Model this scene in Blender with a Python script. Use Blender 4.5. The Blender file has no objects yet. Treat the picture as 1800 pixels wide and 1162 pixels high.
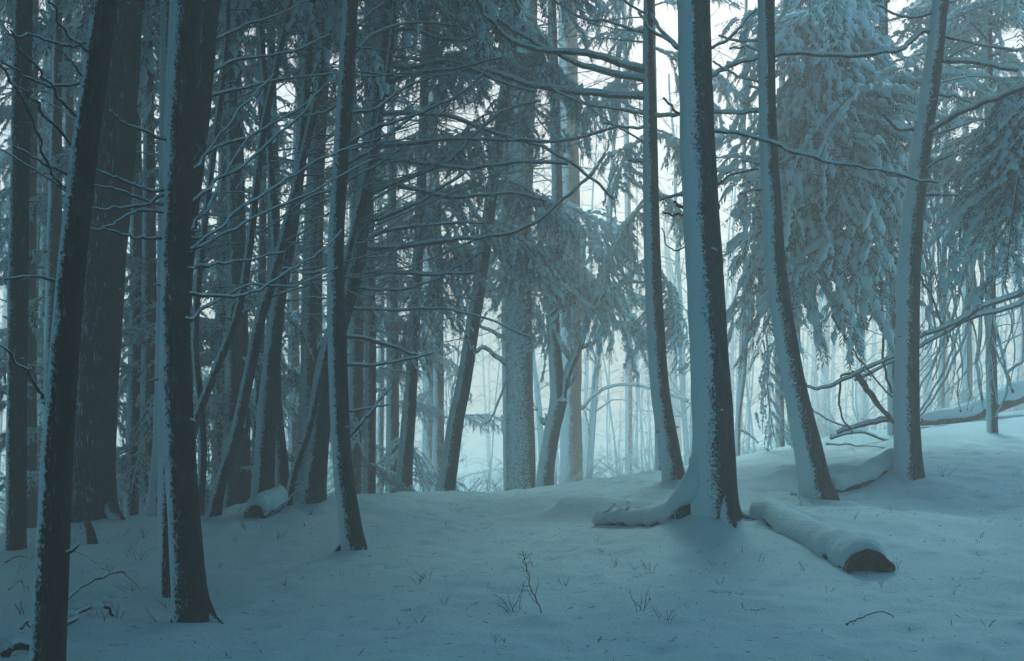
import bpy, math, random
import numpy as np
from mathutils import Vector, Matrix

R = random.Random(7)
S = bpy.context.scene
C = S.collection

# ------------------------------------------------------------------ camera
F = 2173.0; PW, PH = 1800.0, 1162.0; HORIZON = 700.0; CZ = 1.8
PITCH = math.atan((HORIZON - PH / 2) / F)
cam_d = bpy.data.cameras.new('camera')
cam_d.sensor_width = 36.0
cam_d.lens = F / PW * 36.0
cam_d.clip_end = 600
cam = bpy.data.objects.new('camera', cam_d); C.objects.link(cam)
cam.location = (0, 0, CZ)
cam.rotation_euler = (math.pi / 2 + PITCH, 0, 0)
S.camera = cam

# ------------------------------------------------------------------ light
SUN_EL, SUN_AZ = math.radians(42), math.radians(6.0)      # azimuth from +Y towards +X
FOG_DENSITY = 0.0152
w = bpy.data.worlds.new('World'); S.world = w; w.use_nodes = True
nt = w.node_tree; nt.nodes.clear()
sky = nt.nodes.new('ShaderNodeTexSky'); sky.sky_type = 'NISHITA'; sky.sun_disc = False
sky.sun_elevation = SUN_EL; sky.sun_rotation = SUN_AZ
sky.air_density = 1.0; sky.dust_density = 1.5; sky.ozone_density = 2.0
tint = nt.nodes.new('ShaderNodeMix'); tint.data_type = 'RGBA'; tint.blend_type = 'MULTIPLY'
tint.inputs[0].default_value = 1.0
# pale cream haze low on the horizon, teal blue above, the same all the way round
gc = nt.nodes.new('ShaderNodeTexCoord'); gs = nt.nodes.new('ShaderNodeSeparateXYZ'); gm = nt.nodes.new('ShaderNodeMapRange'); gm.interpolation_type = 'SMOOTHSTEP'
gm.inputs[1].default_value = 0.30; gm.inputs[2].default_value = 0.55
gx = nt.nodes.new('ShaderNodeMix'); gx.data_type = 'RGBA'; gx.inputs[6].default_value = (1.0, 0.90, 0.80, 1); gx.inputs[7].default_value = (0.20, 0.93, 1.10, 1)
nt.links.new(gc.outputs['Generated'], gs.inputs[0]); nt.links.new(gs.outputs[2], gm.inputs[0]); nt.links.new(gm.outputs[0], gx.inputs[0]); nt.links.new(gx.outputs[2], tint.inputs[7])
bg = nt.nodes.new('ShaderNodeBackground'); bg.inputs[1].default_value = 0.06
wo = nt.nodes.new('ShaderNodeOutputWorld')
nt.links.new(sky.outputs[0], tint.inputs[6]); nt.links.new(tint.outputs[2], bg.inputs[0]); nt.links.new(bg.outputs[0], wo.inputs[0])
sd = bpy.data.lights.new('sun', 'SUN'); sd.energy = 1.4; sd.angle = math.radians(28); sd.color = (0.84, 0.95, 0.87)
sun = bpy.data.objects.new('sun', sd); C.objects.link(sun)
dv = Vector((math.sin(SUN_AZ) * math.cos(SUN_EL), math.cos(SUN_AZ) * math.cos(SUN_EL), math.sin(SUN_EL)))
sun.rotation_euler = (-dv).to_track_quat('-Z', 'Y').to_euler()
sun.location = (0, 0, 40)
S.view_settings.view_transform = 'Standard'; S.view_settings.look = 'None'
S.view_settings.exposure = 1.76; S.view_settings.gamma = 1.0; S.view_settings.use_curve_mapping = False
cy = S.cycles
cy.max_bounces = 5; cy.diffuse_bounces = 2; cy.glossy_bounces = 1; cy.transmission_bounces = 1
cy.volume_bounces = 2; cy.transparent_max_bounces = 4
cy.use_denoising = True
try: cy.denoiser = 'OPENIMAGEDENOISE'
except Exception: pass
cy.sample_clamp_indirect = 4.0
cy.caustics_reflective = False; cy.caustics_refractive = False

# ------------------------------------------------------------------ helpers
def pt(px, py, D):
    """point of the place seen at (px, py) of the 1800 x 1162 photograph, D metres ahead"""
    cx, cyy = (px - PW / 2) / F, (PH / 2 - py) / F
    c, s = math.cos(PITCH), math.sin(PITCH)
    dy, dz = c - cyy * s, s + cyy * c
    k = D / dy
    return np.array([cx * k, D, CZ + dz * k])

def _hash(i, j, k, seed):
    h = (i * 374761393 + j * 668265263 + k * 2147483647 + seed * 974634777) & 0xffffffff
    h = ((h ^ (h >> 13)) * 1274126177) & 0xffffffff
    return ((h ^ (h >> 16)) & 0xffffff) / float(0xffffff)

def vnoise(p, seed=0):
    p = np.asarray(p, float); b = np.floor(p).astype(np.int64); f = p - b; f = f * f * (3 - 2 * f)
    out = 0
    for dx in (0, 1):
        for dy in (0, 1):
            for dz in (0, 1):
                wgt = (f[..., 0] if dx else 1 - f[..., 0]) * (f[..., 1] if dy else 1 - f[..., 1]) * (f[..., 2] if dz else 1 - f[..., 2])
                out = out + wgt * _hash(b[..., 0] + dx, b[..., 1] + dy, b[..., 2] + dz, seed)
    return out * 2 - 1

def fbm(p, octs=3, seed=0):
    s = 0; a = 1.0; n = 0
    p = np.asarray(p, float)
    for o in range(octs):
        s = s + a * vnoise(p * 2 ** o + o * 17.3, seed + o); n += a; a *= .5
    return s / n

class MB:
    def __init__(s): s.v = []; s.n = 0; s.q = []; s.m = []
    def add(s, verts, faces, mat=0):
        verts = np.asarray(verts, float).reshape(-1, 3); faces = np.asarray(faces, np.int64)
        s.v.append(verts); s.q.append(faces + s.n); s.m.append(np.full(len(faces), mat, np.int32)); s.n += len(verts)
    def face(s, faces, off, mat=0):
        faces = np.asarray(faces, np.int64); s.q.append(faces + off); s.m.append(np.full(len(faces), mat, np.int32))
    def build(s, name, mats, origin=(0, 0, 0), smooth=True):
        me = bpy.data.meshes.new(name)
        V = np.concatenate(s.v) - np.asarray(origin, float)
        cnt = sum(len(f) for f in s.q)
        tot = sum(f.size for f in s.q)
        loops = np.concatenate([f.reshape(-1) for f in s.q]); lt = np.concatenate([np.full(len(f), f.shape[1]) for f in s.q])
        ls = np.concatenate([[0], np.cumsum(lt)[:-1]])
        me.vertices.add(len(V)); me.loops.add(tot); me.polygons.add(cnt)
        me.vertices.foreach_set('co', V.astype(np.float32).reshape(-1))
        me.loops.foreach_set('vertex_index', loops.astype(np.int32))
        me.polygons.foreach_set('loop_start', ls.astype(np.int32))
        me.polygons.foreach_set('material_index', np.concatenate(s.m))
        me.polygons.foreach_set('use_smooth', np.full(cnt, smooth))
        for m in mats: me.materials.append(m)
        me.update(calc_edges=True); me.validate()
        return me

def norm(a): return a / np.maximum(np.linalg.norm(a, axis=-1, keepdims=True), 1e-9)

def catmull(P, seg):
    P = np.asarray(P, float)
    if len(P) == 2:
        t = np.linspace(0, 1, seg + 1)[:, None]; return P[0] * (1 - t) + P[1] * t
    Q = np.vstack([2 * P[0] - P[1], P, 2 * P[-1] - P[-2]]); out = []
    for i in range(1, len(Q) - 2):
        t = np.linspace(0, 1, seg, endpoint=False)[:, None]
        a, b, c, d = Q[i - 1], Q[i], Q[i + 1], Q[i + 2]
        out.append(.5 * ((2 * b) + (-a + c) * t + (2 * a - 5 * b + 4 * c - d) * t * t + (-a + 3 * b - 3 * c + d) * t ** 3))
    out.append(P[-1:]); return np.vstack(out)

def ring_faces(n, k):
    i = np.arange(n - 1)[:, None]; j = np.arange(k)[None, :]
    a = i * k + j; b = i * k + (j + 1) % k
    return np.stack([a, b, b + k, a + k], -1).reshape(-1, 4)

def tube(mb, P, rad, k=5, mat=0, squash=1.0, ref=(0, 0, 1.0), cap=True):
    P = np.asarray(P, float); n = len(P); rad = np.broadcast_to(np.asarray(rad, float), (n,))
    T = norm(np.gradient(P, axis=0)); ref = np.asarray(ref, float)
    if (np.abs(T @ ref) > .93).any():
        ref = min((norm(np.array(r_)) for r_ in ((1, .15, .1), (.1, 1, .1))), key=lambda r_: np.abs(T @ r_).max())
    u = norm(np.cross(T, ref)); v = np.cross(T, u)
    a = np.linspace(0, 2 * math.pi, k, endpoint=False)
    ring = P[:, None] + rad[:, None, None] * (np.cos(a)[None, :, None] * u[:, None] + squash * np.sin(a)[None, :, None] * v[:, None])
    o = mb.n; mb.add(ring, ring_faces(n, k), mat)
    if cap: mb.face(np.arange(k)[None] + (n - 1) * k, o, mat)
    if cap and k > 4: mb.face(np.arange(k)[None, ::-1], o, mat)

def link(name, me, parent=None, **kw):
    o = bpy.data.objects.new(name, me); C.objects.link(o)
    if parent is not None: o.parent = parent
    for k_, v_ in kw.items(): o[k_] = v_
    return o

def thing(name, label, cat, loc, group=None):
    o = bpy.data.objects.new(name, None); C.objects.link(o); o.location = [float(x) for x in loc]; o.empty_display_size = .2
    o['label'] = label; o['category'] = cat
    if group: o['group'] = group
    return o

# ------------------------------------------------------------------ materials
def newmat(name):
    m = bpy.data.materials.new(name); m.use_nodes = True; t = m.node_tree; t.nodes.clear()
    o = t.nodes.new('ShaderNodeOutputMaterial'); b = t.nodes.new('ShaderNodeBsdfPrincipled')
    t.links.new(b.outputs[0], o.inputs[0]); return m, t, b

def N(t, typ, **kw):
    n = t.nodes.new(typ)
    for k_, v_ in kw.items(): setattr(n, k_, v_)
    return n

def noise(t, vec, scale, detail=3, rough=.55):
    n = N(t, 'ShaderNodeTexNoise'); n.inputs['Scale'].default_value = scale; n.inputs['Detail'].default_value = detail
    n.inputs['Roughness'].default_value = rough
    if vec: t.links.new(vec, n.inputs['Vector'])
    return n.outputs['Fac']

def mth(t, op, a, b=None, c=None, clamp=False):
    n = N(t, 'ShaderNodeMath', operation=op); n.use_clamp = clamp
    for i, x in enumerate((a, b, c)):
        if x is None: continue
        if isinstance(x, (int, float)): n.inputs[i].default_value = x
        else: t.links.new(x, n.inputs[i])
    return n.outputs[0]

def mixc(t, f, a, b):
    n = N(t, 'ShaderNodeMix', data_type='RGBA')
    if isinstance(f, (int, float)): n.inputs[0].default_value = f
    else: t.links.new(f, n.inputs[0])
    for i, x in ((6, a), (7, b)):
        if isinstance(x, tuple): n.inputs[i].default_value = (*x, 1)
        else: t.links.new(x, n.inputs[i])
    return n.outputs[2]

def ramp(t, f, lo, hi):
    n = N(t, 'ShaderNodeMapRange'); n.inputs[1].default_value = lo; n.inputs[2].default_value = hi
    n.interpolation_type = 'SMOOTHSTEP'
    t.links.new(f, n.inputs[0]); return n.outputs[0]

SNOW = (0.53, 0.85, 0.94)

def snow_mat():
    m, t, b = newmat('snow'); g = N(t, 'ShaderNodeTexCoord').outputs['Object']
    n1 = noise(t, g, 1.6, 4); n2 = noise(t, g, 26, 4); n3 = noise(t, g, 160, 2)
    t.links.new(mixc(t, ramp(t, n1, .35, .7), (0.49, 0.80, 0.90), SNOW), b.inputs['Base Color'])
    b.inputs['Roughness'].default_value = .85; b.inputs['Specular IOR Level'].default_value = .2
    h = mth(t, 'ADD', mth(t, 'MULTIPLY', n2, .7), mth(t, 'MULTIPLY', n3, .3))
    bp = N(t, 'ShaderNodeBump'); bp.inputs['Strength'].default_value = .8; bp.inputs['Distance'].default_value = .04
    t.links.new(h, bp.inputs['Height']); t.links.new(bp.outputs[0], b.inputs['Normal'])
    return m

def bark_mat(name, wind, thr, dark=(0.013, 0.017, 0.021), light=(0.058, 0.066, 0.074), speck=1.0, vscale=(9, 9, 1.3), width=.16, plates=1.0):
    """bark with wind-driven snow stuck to one side; the edge breaks up into specks along the furrows"""
    m, t, b = newmat(name); tc = N(t, 'ShaderNodeTexCoord').outputs['Object']
    mp = N(t, 'ShaderNodeMapping'); mp.inputs['Scale'].default_value = vscale; t.links.new(tc, mp.inputs[0])
    nb = noise(t, mp.outputs[0], 3.2, 6, .62); nb2 = noise(t, mp.outputs[0], 9, 4, .6)
    fur = ramp(t, mth(t, 'ABSOLUTE', mth(t, 'SUBTRACT', nb, .5)), 0.0, .10)
    big = noise(t, tc, 1.1, 3)
    col = mixc(t, mth(t, 'MULTIPLY', fur, mth(t, 'ADD', .35, nb2)), dark, light)
    col = mixc(t, ramp(t, big, .35, .75), col, tuple(x * .8 for x in dark))
    col = mixc(t, mth(t, 'MULTIPLY', ramp(t, noise(t, tc, 2.7, 5, .7), .52, .66), .55), col, (light[0] * 1.5, light[1] * 1.75, light[2] * 1.7))
    geo = N(t, 'ShaderNodeNewGeometry')
    vd = N(t, 'ShaderNodeVectorMath', operation='DOT_PRODUCT'); t.links.new(geo.outputs['Normal'], vd.inputs[0])
    wv = Vector(wind).normalized(); vd.inputs[1].default_value = wv
    s1 = noise(t, tc, 34, 5, .65); s2 = noise(t, tc, 5, 3)
    f = mth(t, 'ADD', vd.outputs['Value'], mth(t, 'MULTIPLY', mth(t, 'SUBTRACT', s1, .5), 1.7 * speck))
    f = mth(t, 'ADD', f, mth(t, 'MULTIPLY', mth(t, 'SUBTRACT', s2, .5), .55))
    f = mth(t, 'ADD', f, mth(t, 'MULTIPLY', mth(t, 'SUBTRACT', nb, .5), -.5 * speck))
    # deep specks lodged in the bark away from the windward side
    sp = mth(t, 'MULTIPLY', ramp(t, noise(t, mp.outputs[0], 6, 4, .75), .60, .64), ramp(t, vd.outputs['Value'], -.30, .35))
    mask = mth(t, 'MAXIMUM', ramp(t, f, thr - width, thr + width), mth(t, 'MULTIPLY', sp, .75 * speck), clamp=True)
    t.links.new(mixc(t, mask, col, SNOW), b.inputs['Base Color'])
    b.inputs['Roughness'].default_value = .9; b.inputs['Specular IOR Level'].default_value = .15
    h = mth(t, 'ADD', mth(t, 'MULTIPLY', mth(t, 'MULTIPLY', fur, plates), mth(t, 'SUBTRACT', 1.0, mask)), mth(t, 'MULTIPLY', mask, mth(t, 'ADD', 1.0, mth(t, 'MULTIPLY', s1, .8))))
    bp = N(t, 'ShaderNodeBump'); bp.inputs['Strength'].default_value = 1.0; bp.inputs['Distance'].default_value = .022
    t.links.new(h, bp.inputs['Height']); t.links.new(bp.outputs[0], b.inputs['Normal'])
    return m

def plain_mat(name, a, b_, scale, rough=.8, bump=0):
    m, t, b = newmat(name); tc = N(t, 'ShaderNodeTexCoord').outputs['Object']
    t.links.new(mixc(t, ramp(t, noise(t, tc, scale, 3), .3, .7), a, b_), b.inputs['Base Color'])
    b.inputs['Roughness'].default_value = rough; b.inputs['Specular IOR Level'].default_value = .2
    if bump:
        bp = N(t, 'ShaderNodeBump'); bp.inputs['Strength'].default_value = 1.0; bp.inputs['Distance'].default_value = bump; t.links.new(noise(t, tc, scale * 1.4, 6, .7), bp.inputs['Height']); t.links.new(bp.outputs[0], b.inputs['Normal'])
    return m

M_SNOW = snow_mat()
W_DIR = (-1.0, -0.28, 0.12)
M_HERO = bark_mat('bark_snowy_left', W_DIR, 0.36)
M_DARK = bark_mat('bark_dark_thin_snow_edge', (-1, -.2, .1), 0.58, dark=(0.010, 0.010, 0.012), light=(0.045, 0.040, 0.044))
M_OLD = bark_mat('bark_old_reddish', (-.85, -.5, .1), 1.15, dark=(0.009, 0.007, 0.007), light=(0.050, 0.034, 0.032), speck=1.3, vscale=(7, 7, .7), plates=1.6)
M_PALE = bark_mat('bark_mostly_snow', (-.8, -.8, .15), 0.15, speck=1.1)
M_SPECK = bark_mat('bark_speckled_with_snow', (-.5, -1, .1), 0.72, speck=1.9, light=(0.12, .10, .09))
M_TWIG = bark_mat('branch_bark_with_snow_on_top', (-.25, 0, 1.0), -0.08, dark=(0.018, 0.016, 0.018), light=(0.060, .05, .05), speck=.45, vscale=(14, 14, 14), width=.1)
M_LIMB = bark_mat('limb_bark_snowy_top', (-.3, -.1, 1.0), -0.08, speck=.6, vscale=(8, 8, 8), width=.12)
M_BARE = bark_mat('bare_dark_twig', (0, 0, 1.0), 0.9, dark=(0.018, 0.014, 0.014), light=(0.05, .04, .04), speck=.3, vscale=(14, 14, 14))
M_FROST = bark_mat('frosted_twig', (-.4, -.3, 1.0), -0.2, dark=(0.06, 0.05, 0.045), light=(0.14, .11, .10), speck=.8, vscale=(10, 10, 10))
M_NEEDLE = plain_mat('hemlock_needles', (0.008, 0.038, 0.045), (0.024, 0.076, 0.085), 9)
M_WOOD = plain_mat('broken_log_wood', (0.012, 0.009, 0.008), (0.09, 0.06, 0.045), 16, .95, .05)

# ------------------------------------------------------------------ ground
CP = []
def cp(px, py, D): CP.append(tuple(pt(px, py, D)))
for x in (-300, 0, 300, 600, 900, 1200, 1500, 1800, 2100): cp(x, 1175, 8.3)
for x, y, D in [(338, 1090, 11), (120, 1060, 12), (290, 1030, 13), (-200, 1040, 13), (600, 1040, 12), (617, 962, 15), (900, 1050, 11.3), (900, 1000, 13), (900, 945, 15.6), (780, 905, 18.5),
                (1060, 905, 17.5), (980, 890, 19), (1160, 965, 14), (1265, 915, 14.5), (1265, 1010, 12.2), (1330, 880, 17), (1180, 857, 19), (1435, 872, 17), (1500, 1000, 12), (1595, 850, 18), (1700, 870, 17), (1700, 960, 12.8),
                (1780, 1030, 11), (1780, 850, 18), (2050, 850, 18), (1780, 780, 23), (1780, 727, 28), (2100, 690, 29), (1620, 790, 22.5), (1620, 745, 27.5), (1500, 805, 22.5), (1500, 764, 27), (1400, 782, 26), (1300, 802, 25), (1200, 828, 23.5), (1100, 838, 23), (1000, 853, 22.5),
                (900, 862, 22.3), (780, 866, 22), (680, 868, 21.8), (600, 876, 20.2), (540, 885, 18.6), (470, 893, 18.2), (380, 906, 17.8), (250, 917, 17.8), (165, 914, 17.0), (60, 965, 15.6), (-150, 960, 16), (400, 960, 15.4), (250, 975, 15),
                # beyond the crest
                (200, 945, 23), (30, 985, 21), (-200, 970, 26), (450, 940, 26), (700, 905, 27), (900, 895, 30), (1050, 880, 31), (1200, 862, 32), (1350, 812, 34), (1500, 784, 36), (1650, 768, 38), (1800, 752, 40), (2100, 735, 42),
                (-300, 900, 45), (200, 880, 45), (600, 868, 45), (900, 860, 48), (1150, 838, 50), (1400, 775, 55), (1700, 742, 60), (2200, 730, 60)]: cp(x, y, D)
for x, z in ((-60, -2.8), (-20, -3.2), (10, -2.8), (40, -1), (75, 0)): CP.append((x, 90, z)); CP.append((x, 140, z + .5)); CP.append((x, 300, z + 1.5))
for x in (-70, -35, 35, 70): CP.append((x, 40, -2.0 if x < 0 else 2.0)); CP.append((x, 12, -0.5 if x < 0 else .6))
for x in (-60, -12, -4, 4, 12, 60): CP.append((x, 1, 0)); CP.append((x, -25, 0))
CP = np.array(CP)
def _k(d2): return np.sqrt(d2 + 2.2 ** 2)
def _solve():
    X = CP[:, :2]; d2 = ((X[:, None] - X[None]) ** 2).sum(-1); K = _k(d2) - 0.06 * np.eye(len(X))
    A = np.block([[K, np.ones((len(X), 1))], [np.ones((1, len(X))), np.zeros((1, 1))]])
    return np.linalg.solve(A, np.append(CP[:, 2], 0))
WT = _solve()
# bumps: (x0,y0,x1,y1, radius, height) capsules of drifted snow
BUMPS = []
def bump(p0, p1, r, h): BUMPS.append((p0[0], p0[1], p1[0], p1[1], r, h))
def ground(x, y, fine=True):
    x = np.asarray(x, float); y = np.asarray(y, float); z = np.full(x.shape, WT[-1])
    for (cx, cyy, _), wt in zip(CP, WT[:-1]): z = z + wt * _k((x - cx) ** 2 + (y - cyy) ** 2)
    if fine:
        q = np.stack([x, y, x * 0], -1)
        z = z + .075 * fbm(q * .55, 3, 5) + .028 * fbm(q * 2.3, 3, 9) + .010 * fbm(q * 8, 2, 11)
        for x0, y0, x1, y1, r, h in BUMPS:
            dx, dy = x1 - x0, y1 - y0; L = dx * dx + dy * dy + 1e-9
            t = np.clip(((x - x0) * dx + (y - y0) * dy) / L, 0, 1)
            d2 = (x - x0 - t * dx) ** 2 + (y - y0 - t * dy) ** 2
            z = z + h * np.exp(-d2 / (r * r))
    return z
def gz(x, y): return float(ground(np.array([x]), np.array([y]))[0])
def gpt(px, py, D): p = pt(px, py, D); return np.array([p[0], D, gz(p[0], D)])
def on_ground(px, py, lo=6.0, hi=60.0):
    """where the line of sight through (px, py) meets the snow"""
    Ds = np.linspace(lo, hi, 400); P = np.array([pt(px, py, d) for d in Ds]); g = ground(P[:, 0], P[:, 1])
    i = np.argmax(P[:, 2] < g)
    return np.array([P[i, 0], P[i, 1], g[i]])

# drifts at tree feet and over buried roots
def pb(x0, y0, D0, x1, y1, D1, r, h): bump(pt(x0, y0, D0), pt(x1, y1, D1), r, h)
pb(960, 885, 19, 1160, 885, 17.5, .9, .16); pb(1000, 890, 18.0, 1215, 872, 15.6, .34, .20)
pb(1400, 850, 19, 1570, 830, 18.4, .35, .20); pb(1185, 857, 19, 1185, 857, 19, .5, .12); pb(1435, 873, 17, 1440, 873, 17, .5, .07)
pb(1595, 850, 18, 1595, 850, 18, .6, .10); pb(1205, 880, 14.9, 1238, 905, 14.5, .30, .12); pb(1215, 915, 14.3, 1240, 930, 14.1, .30, .06); pb(617, 962, 15, 617, 962, 15, .35, .05)
pb(1310, 905, 14.8, 1385, 905, 14.6, .22, .10); pb(1500, 860, 17, 1760, 880, 16, 1.2, -.12)
pb(520, 905, 19, 640, 890, 19, 1.0, .10); pb(820, 890, 19.5, 960, 905, 18, .9, -.10); pb(300, 1050, 12, 200, 1080, 11.5, .6, -.08)
pb(150, 1075, 10.6, 215, 1045, 11.4, .28, .10); pb(165, 915, 17, 165, 915, 17, .7, .12)

def axis(parts):
    out = [parts[0][0]]
    for a, b, s in parts:
        n = max(1, int(round((b - a) / s))); out += list(np.linspace(a, b, n + 1)[1:])
    return np.array(out)
def build_ground():
    xs = axis([(-125, -85, 10), (-85, -30, 2.5), (-30, -11, .5), (-11, 12, .065), (12, 30, .5), (30, 85, 2.5), (85, 125, 10)])
    ys = axis([(-30, 4, 2.0), (4, 7.5, .3), (7.5, 24, .055), (24, 34, .25), (34, 70, .8), (70, 145, 3), (145, 300, 12)])
    X, Y = np.meshgrid(xs, ys); Z = ground(X.ravel(), Y.ravel()).reshape(X.shape)
    rg = random.Random(44)
    for _ in range(1700):                                   # drip pits and fallen clumps
        y = rg.uniform(7.5, 24); x = rg.uniform(-.44, .44) * y; r = rg.uniform(.05, .15); h = rg.choice((-1, -1, 1)) * rg.uniform(.008, .038)
        i0, i1 = np.searchsorted(ys, (y - 3 * r, y + 3 * r)); j0, j1 = np.searchsorted(xs, (x - 3 * r, x + 3 * r))
        Z[i0:i1, j0:j1] += h * np.exp(-((X[i0:i1, j0:j1] - x) ** 2 + (Y[i0:i1, j0:j1] - y) ** 2) / r ** 2)
    n, k = X.shape; i = np.arange(n - 1)[:, None]; j = np.arange(k - 1)[None]
    a = i * k + j; f = np.stack([a, a + 1, a + k + 1, a + k], -1).reshape(-1, 4)
    mb = MB(); mb.add(np.stack([X, Y, Z], -1), f)
    link('snowy_ground', mb.build('snowy_ground', [M_SNOW]), kind='structure')
build_ground()

# ------------------------------------------------------------------ branches and boughs
def wig(P, amp, freq, seed):
    P = P.copy(); t = np.linspace(0, 1, len(P)); e = np.minimum(t * 4, 1)[:, None]
    q = np.stack([t * freq * max(1, len(P) / 14), t * 0 + seed * 1.7, t * 0], -1)
    for ax in range(3): P[:, ax:ax + 1] += amp * e * vnoise(q + ax * 31.7, seed % 97)[:, None]
    return P

def twigs(mb, P, r, n, ln, rng, depth=1, mat=0, up=.25, t0=.15, k=4):
    m = len(P)
    for i in range(n):
        t = t0 + (1 - t0) * (i + rng.random()) / n; j = min(int(t * (m - 1)), m - 2)
        T = norm(P[j + 1] - P[j]); side = norm(np.cross(T, np.array([rng.gauss(0, 1), rng.gauss(0, 1), rng.gauss(0, .5)])))
        d = norm(T * rng.uniform(.5, 1.0) + side * rng.uniform(.6, 1.0) + np.array([0, 0, rng.uniform(-.6, 1) * up]))
        L = ln * (1 - .55 * t) * rng.uniform(.5, 1.2)
        c = P[j] + (P[j + 1] - P[j]) * (t * (m - 1) - j)
        s = np.linspace(0, 1, 6)[:, None]; bend = np.array([rng.gauss(0, .12), rng.gauss(0, .12), rng.gauss(-.02, .14)])
        Q = c + d * L * s + bend * L * s * s
        Q = wig(Q, .035 * L, 3, rng.randrange(999))
        rr = min(r * .55, max(.0028, L * .0085))
        tube(mb, Q, np.linspace(rr, rr * .35, 6), k, mat)
        if depth > 0: twigs(mb, Q, rr, rng.randint(2, 4), L * .5, rng, depth - 1, mat, up, .25, 3)

def branch_obj(root, pts3, w0, w1, ntw, tl, seed, mat=None, depth=1, name='branch', up=.25):
    rng = random.Random(seed); P = catmull(pts3, 11); P = wig(wig(P, .028, 4, seed % 991), .006, 13, (seed + 7) % 983)
    mb = MB(); n = len(P); t = np.linspace(0, 1, n)
    rad = w0 + (w1 - w0) * t ** .8
    rad = rad * (1 + .10 * vnoise(np.stack([t * 14, t * 0 + seed, t * 0], -1), 3))
    rad[0] *= 1.5
    if n > 2: rad[1] *= 1.15
    tube(mb, P, rad, 7, 0, 1.4)
    twigs(mb, P, w0, ntw, tl, rng, depth, 0, up)
    o = link(name, mb.build(name, [mat or M_TWIG], root.location), root)
    return o

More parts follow.
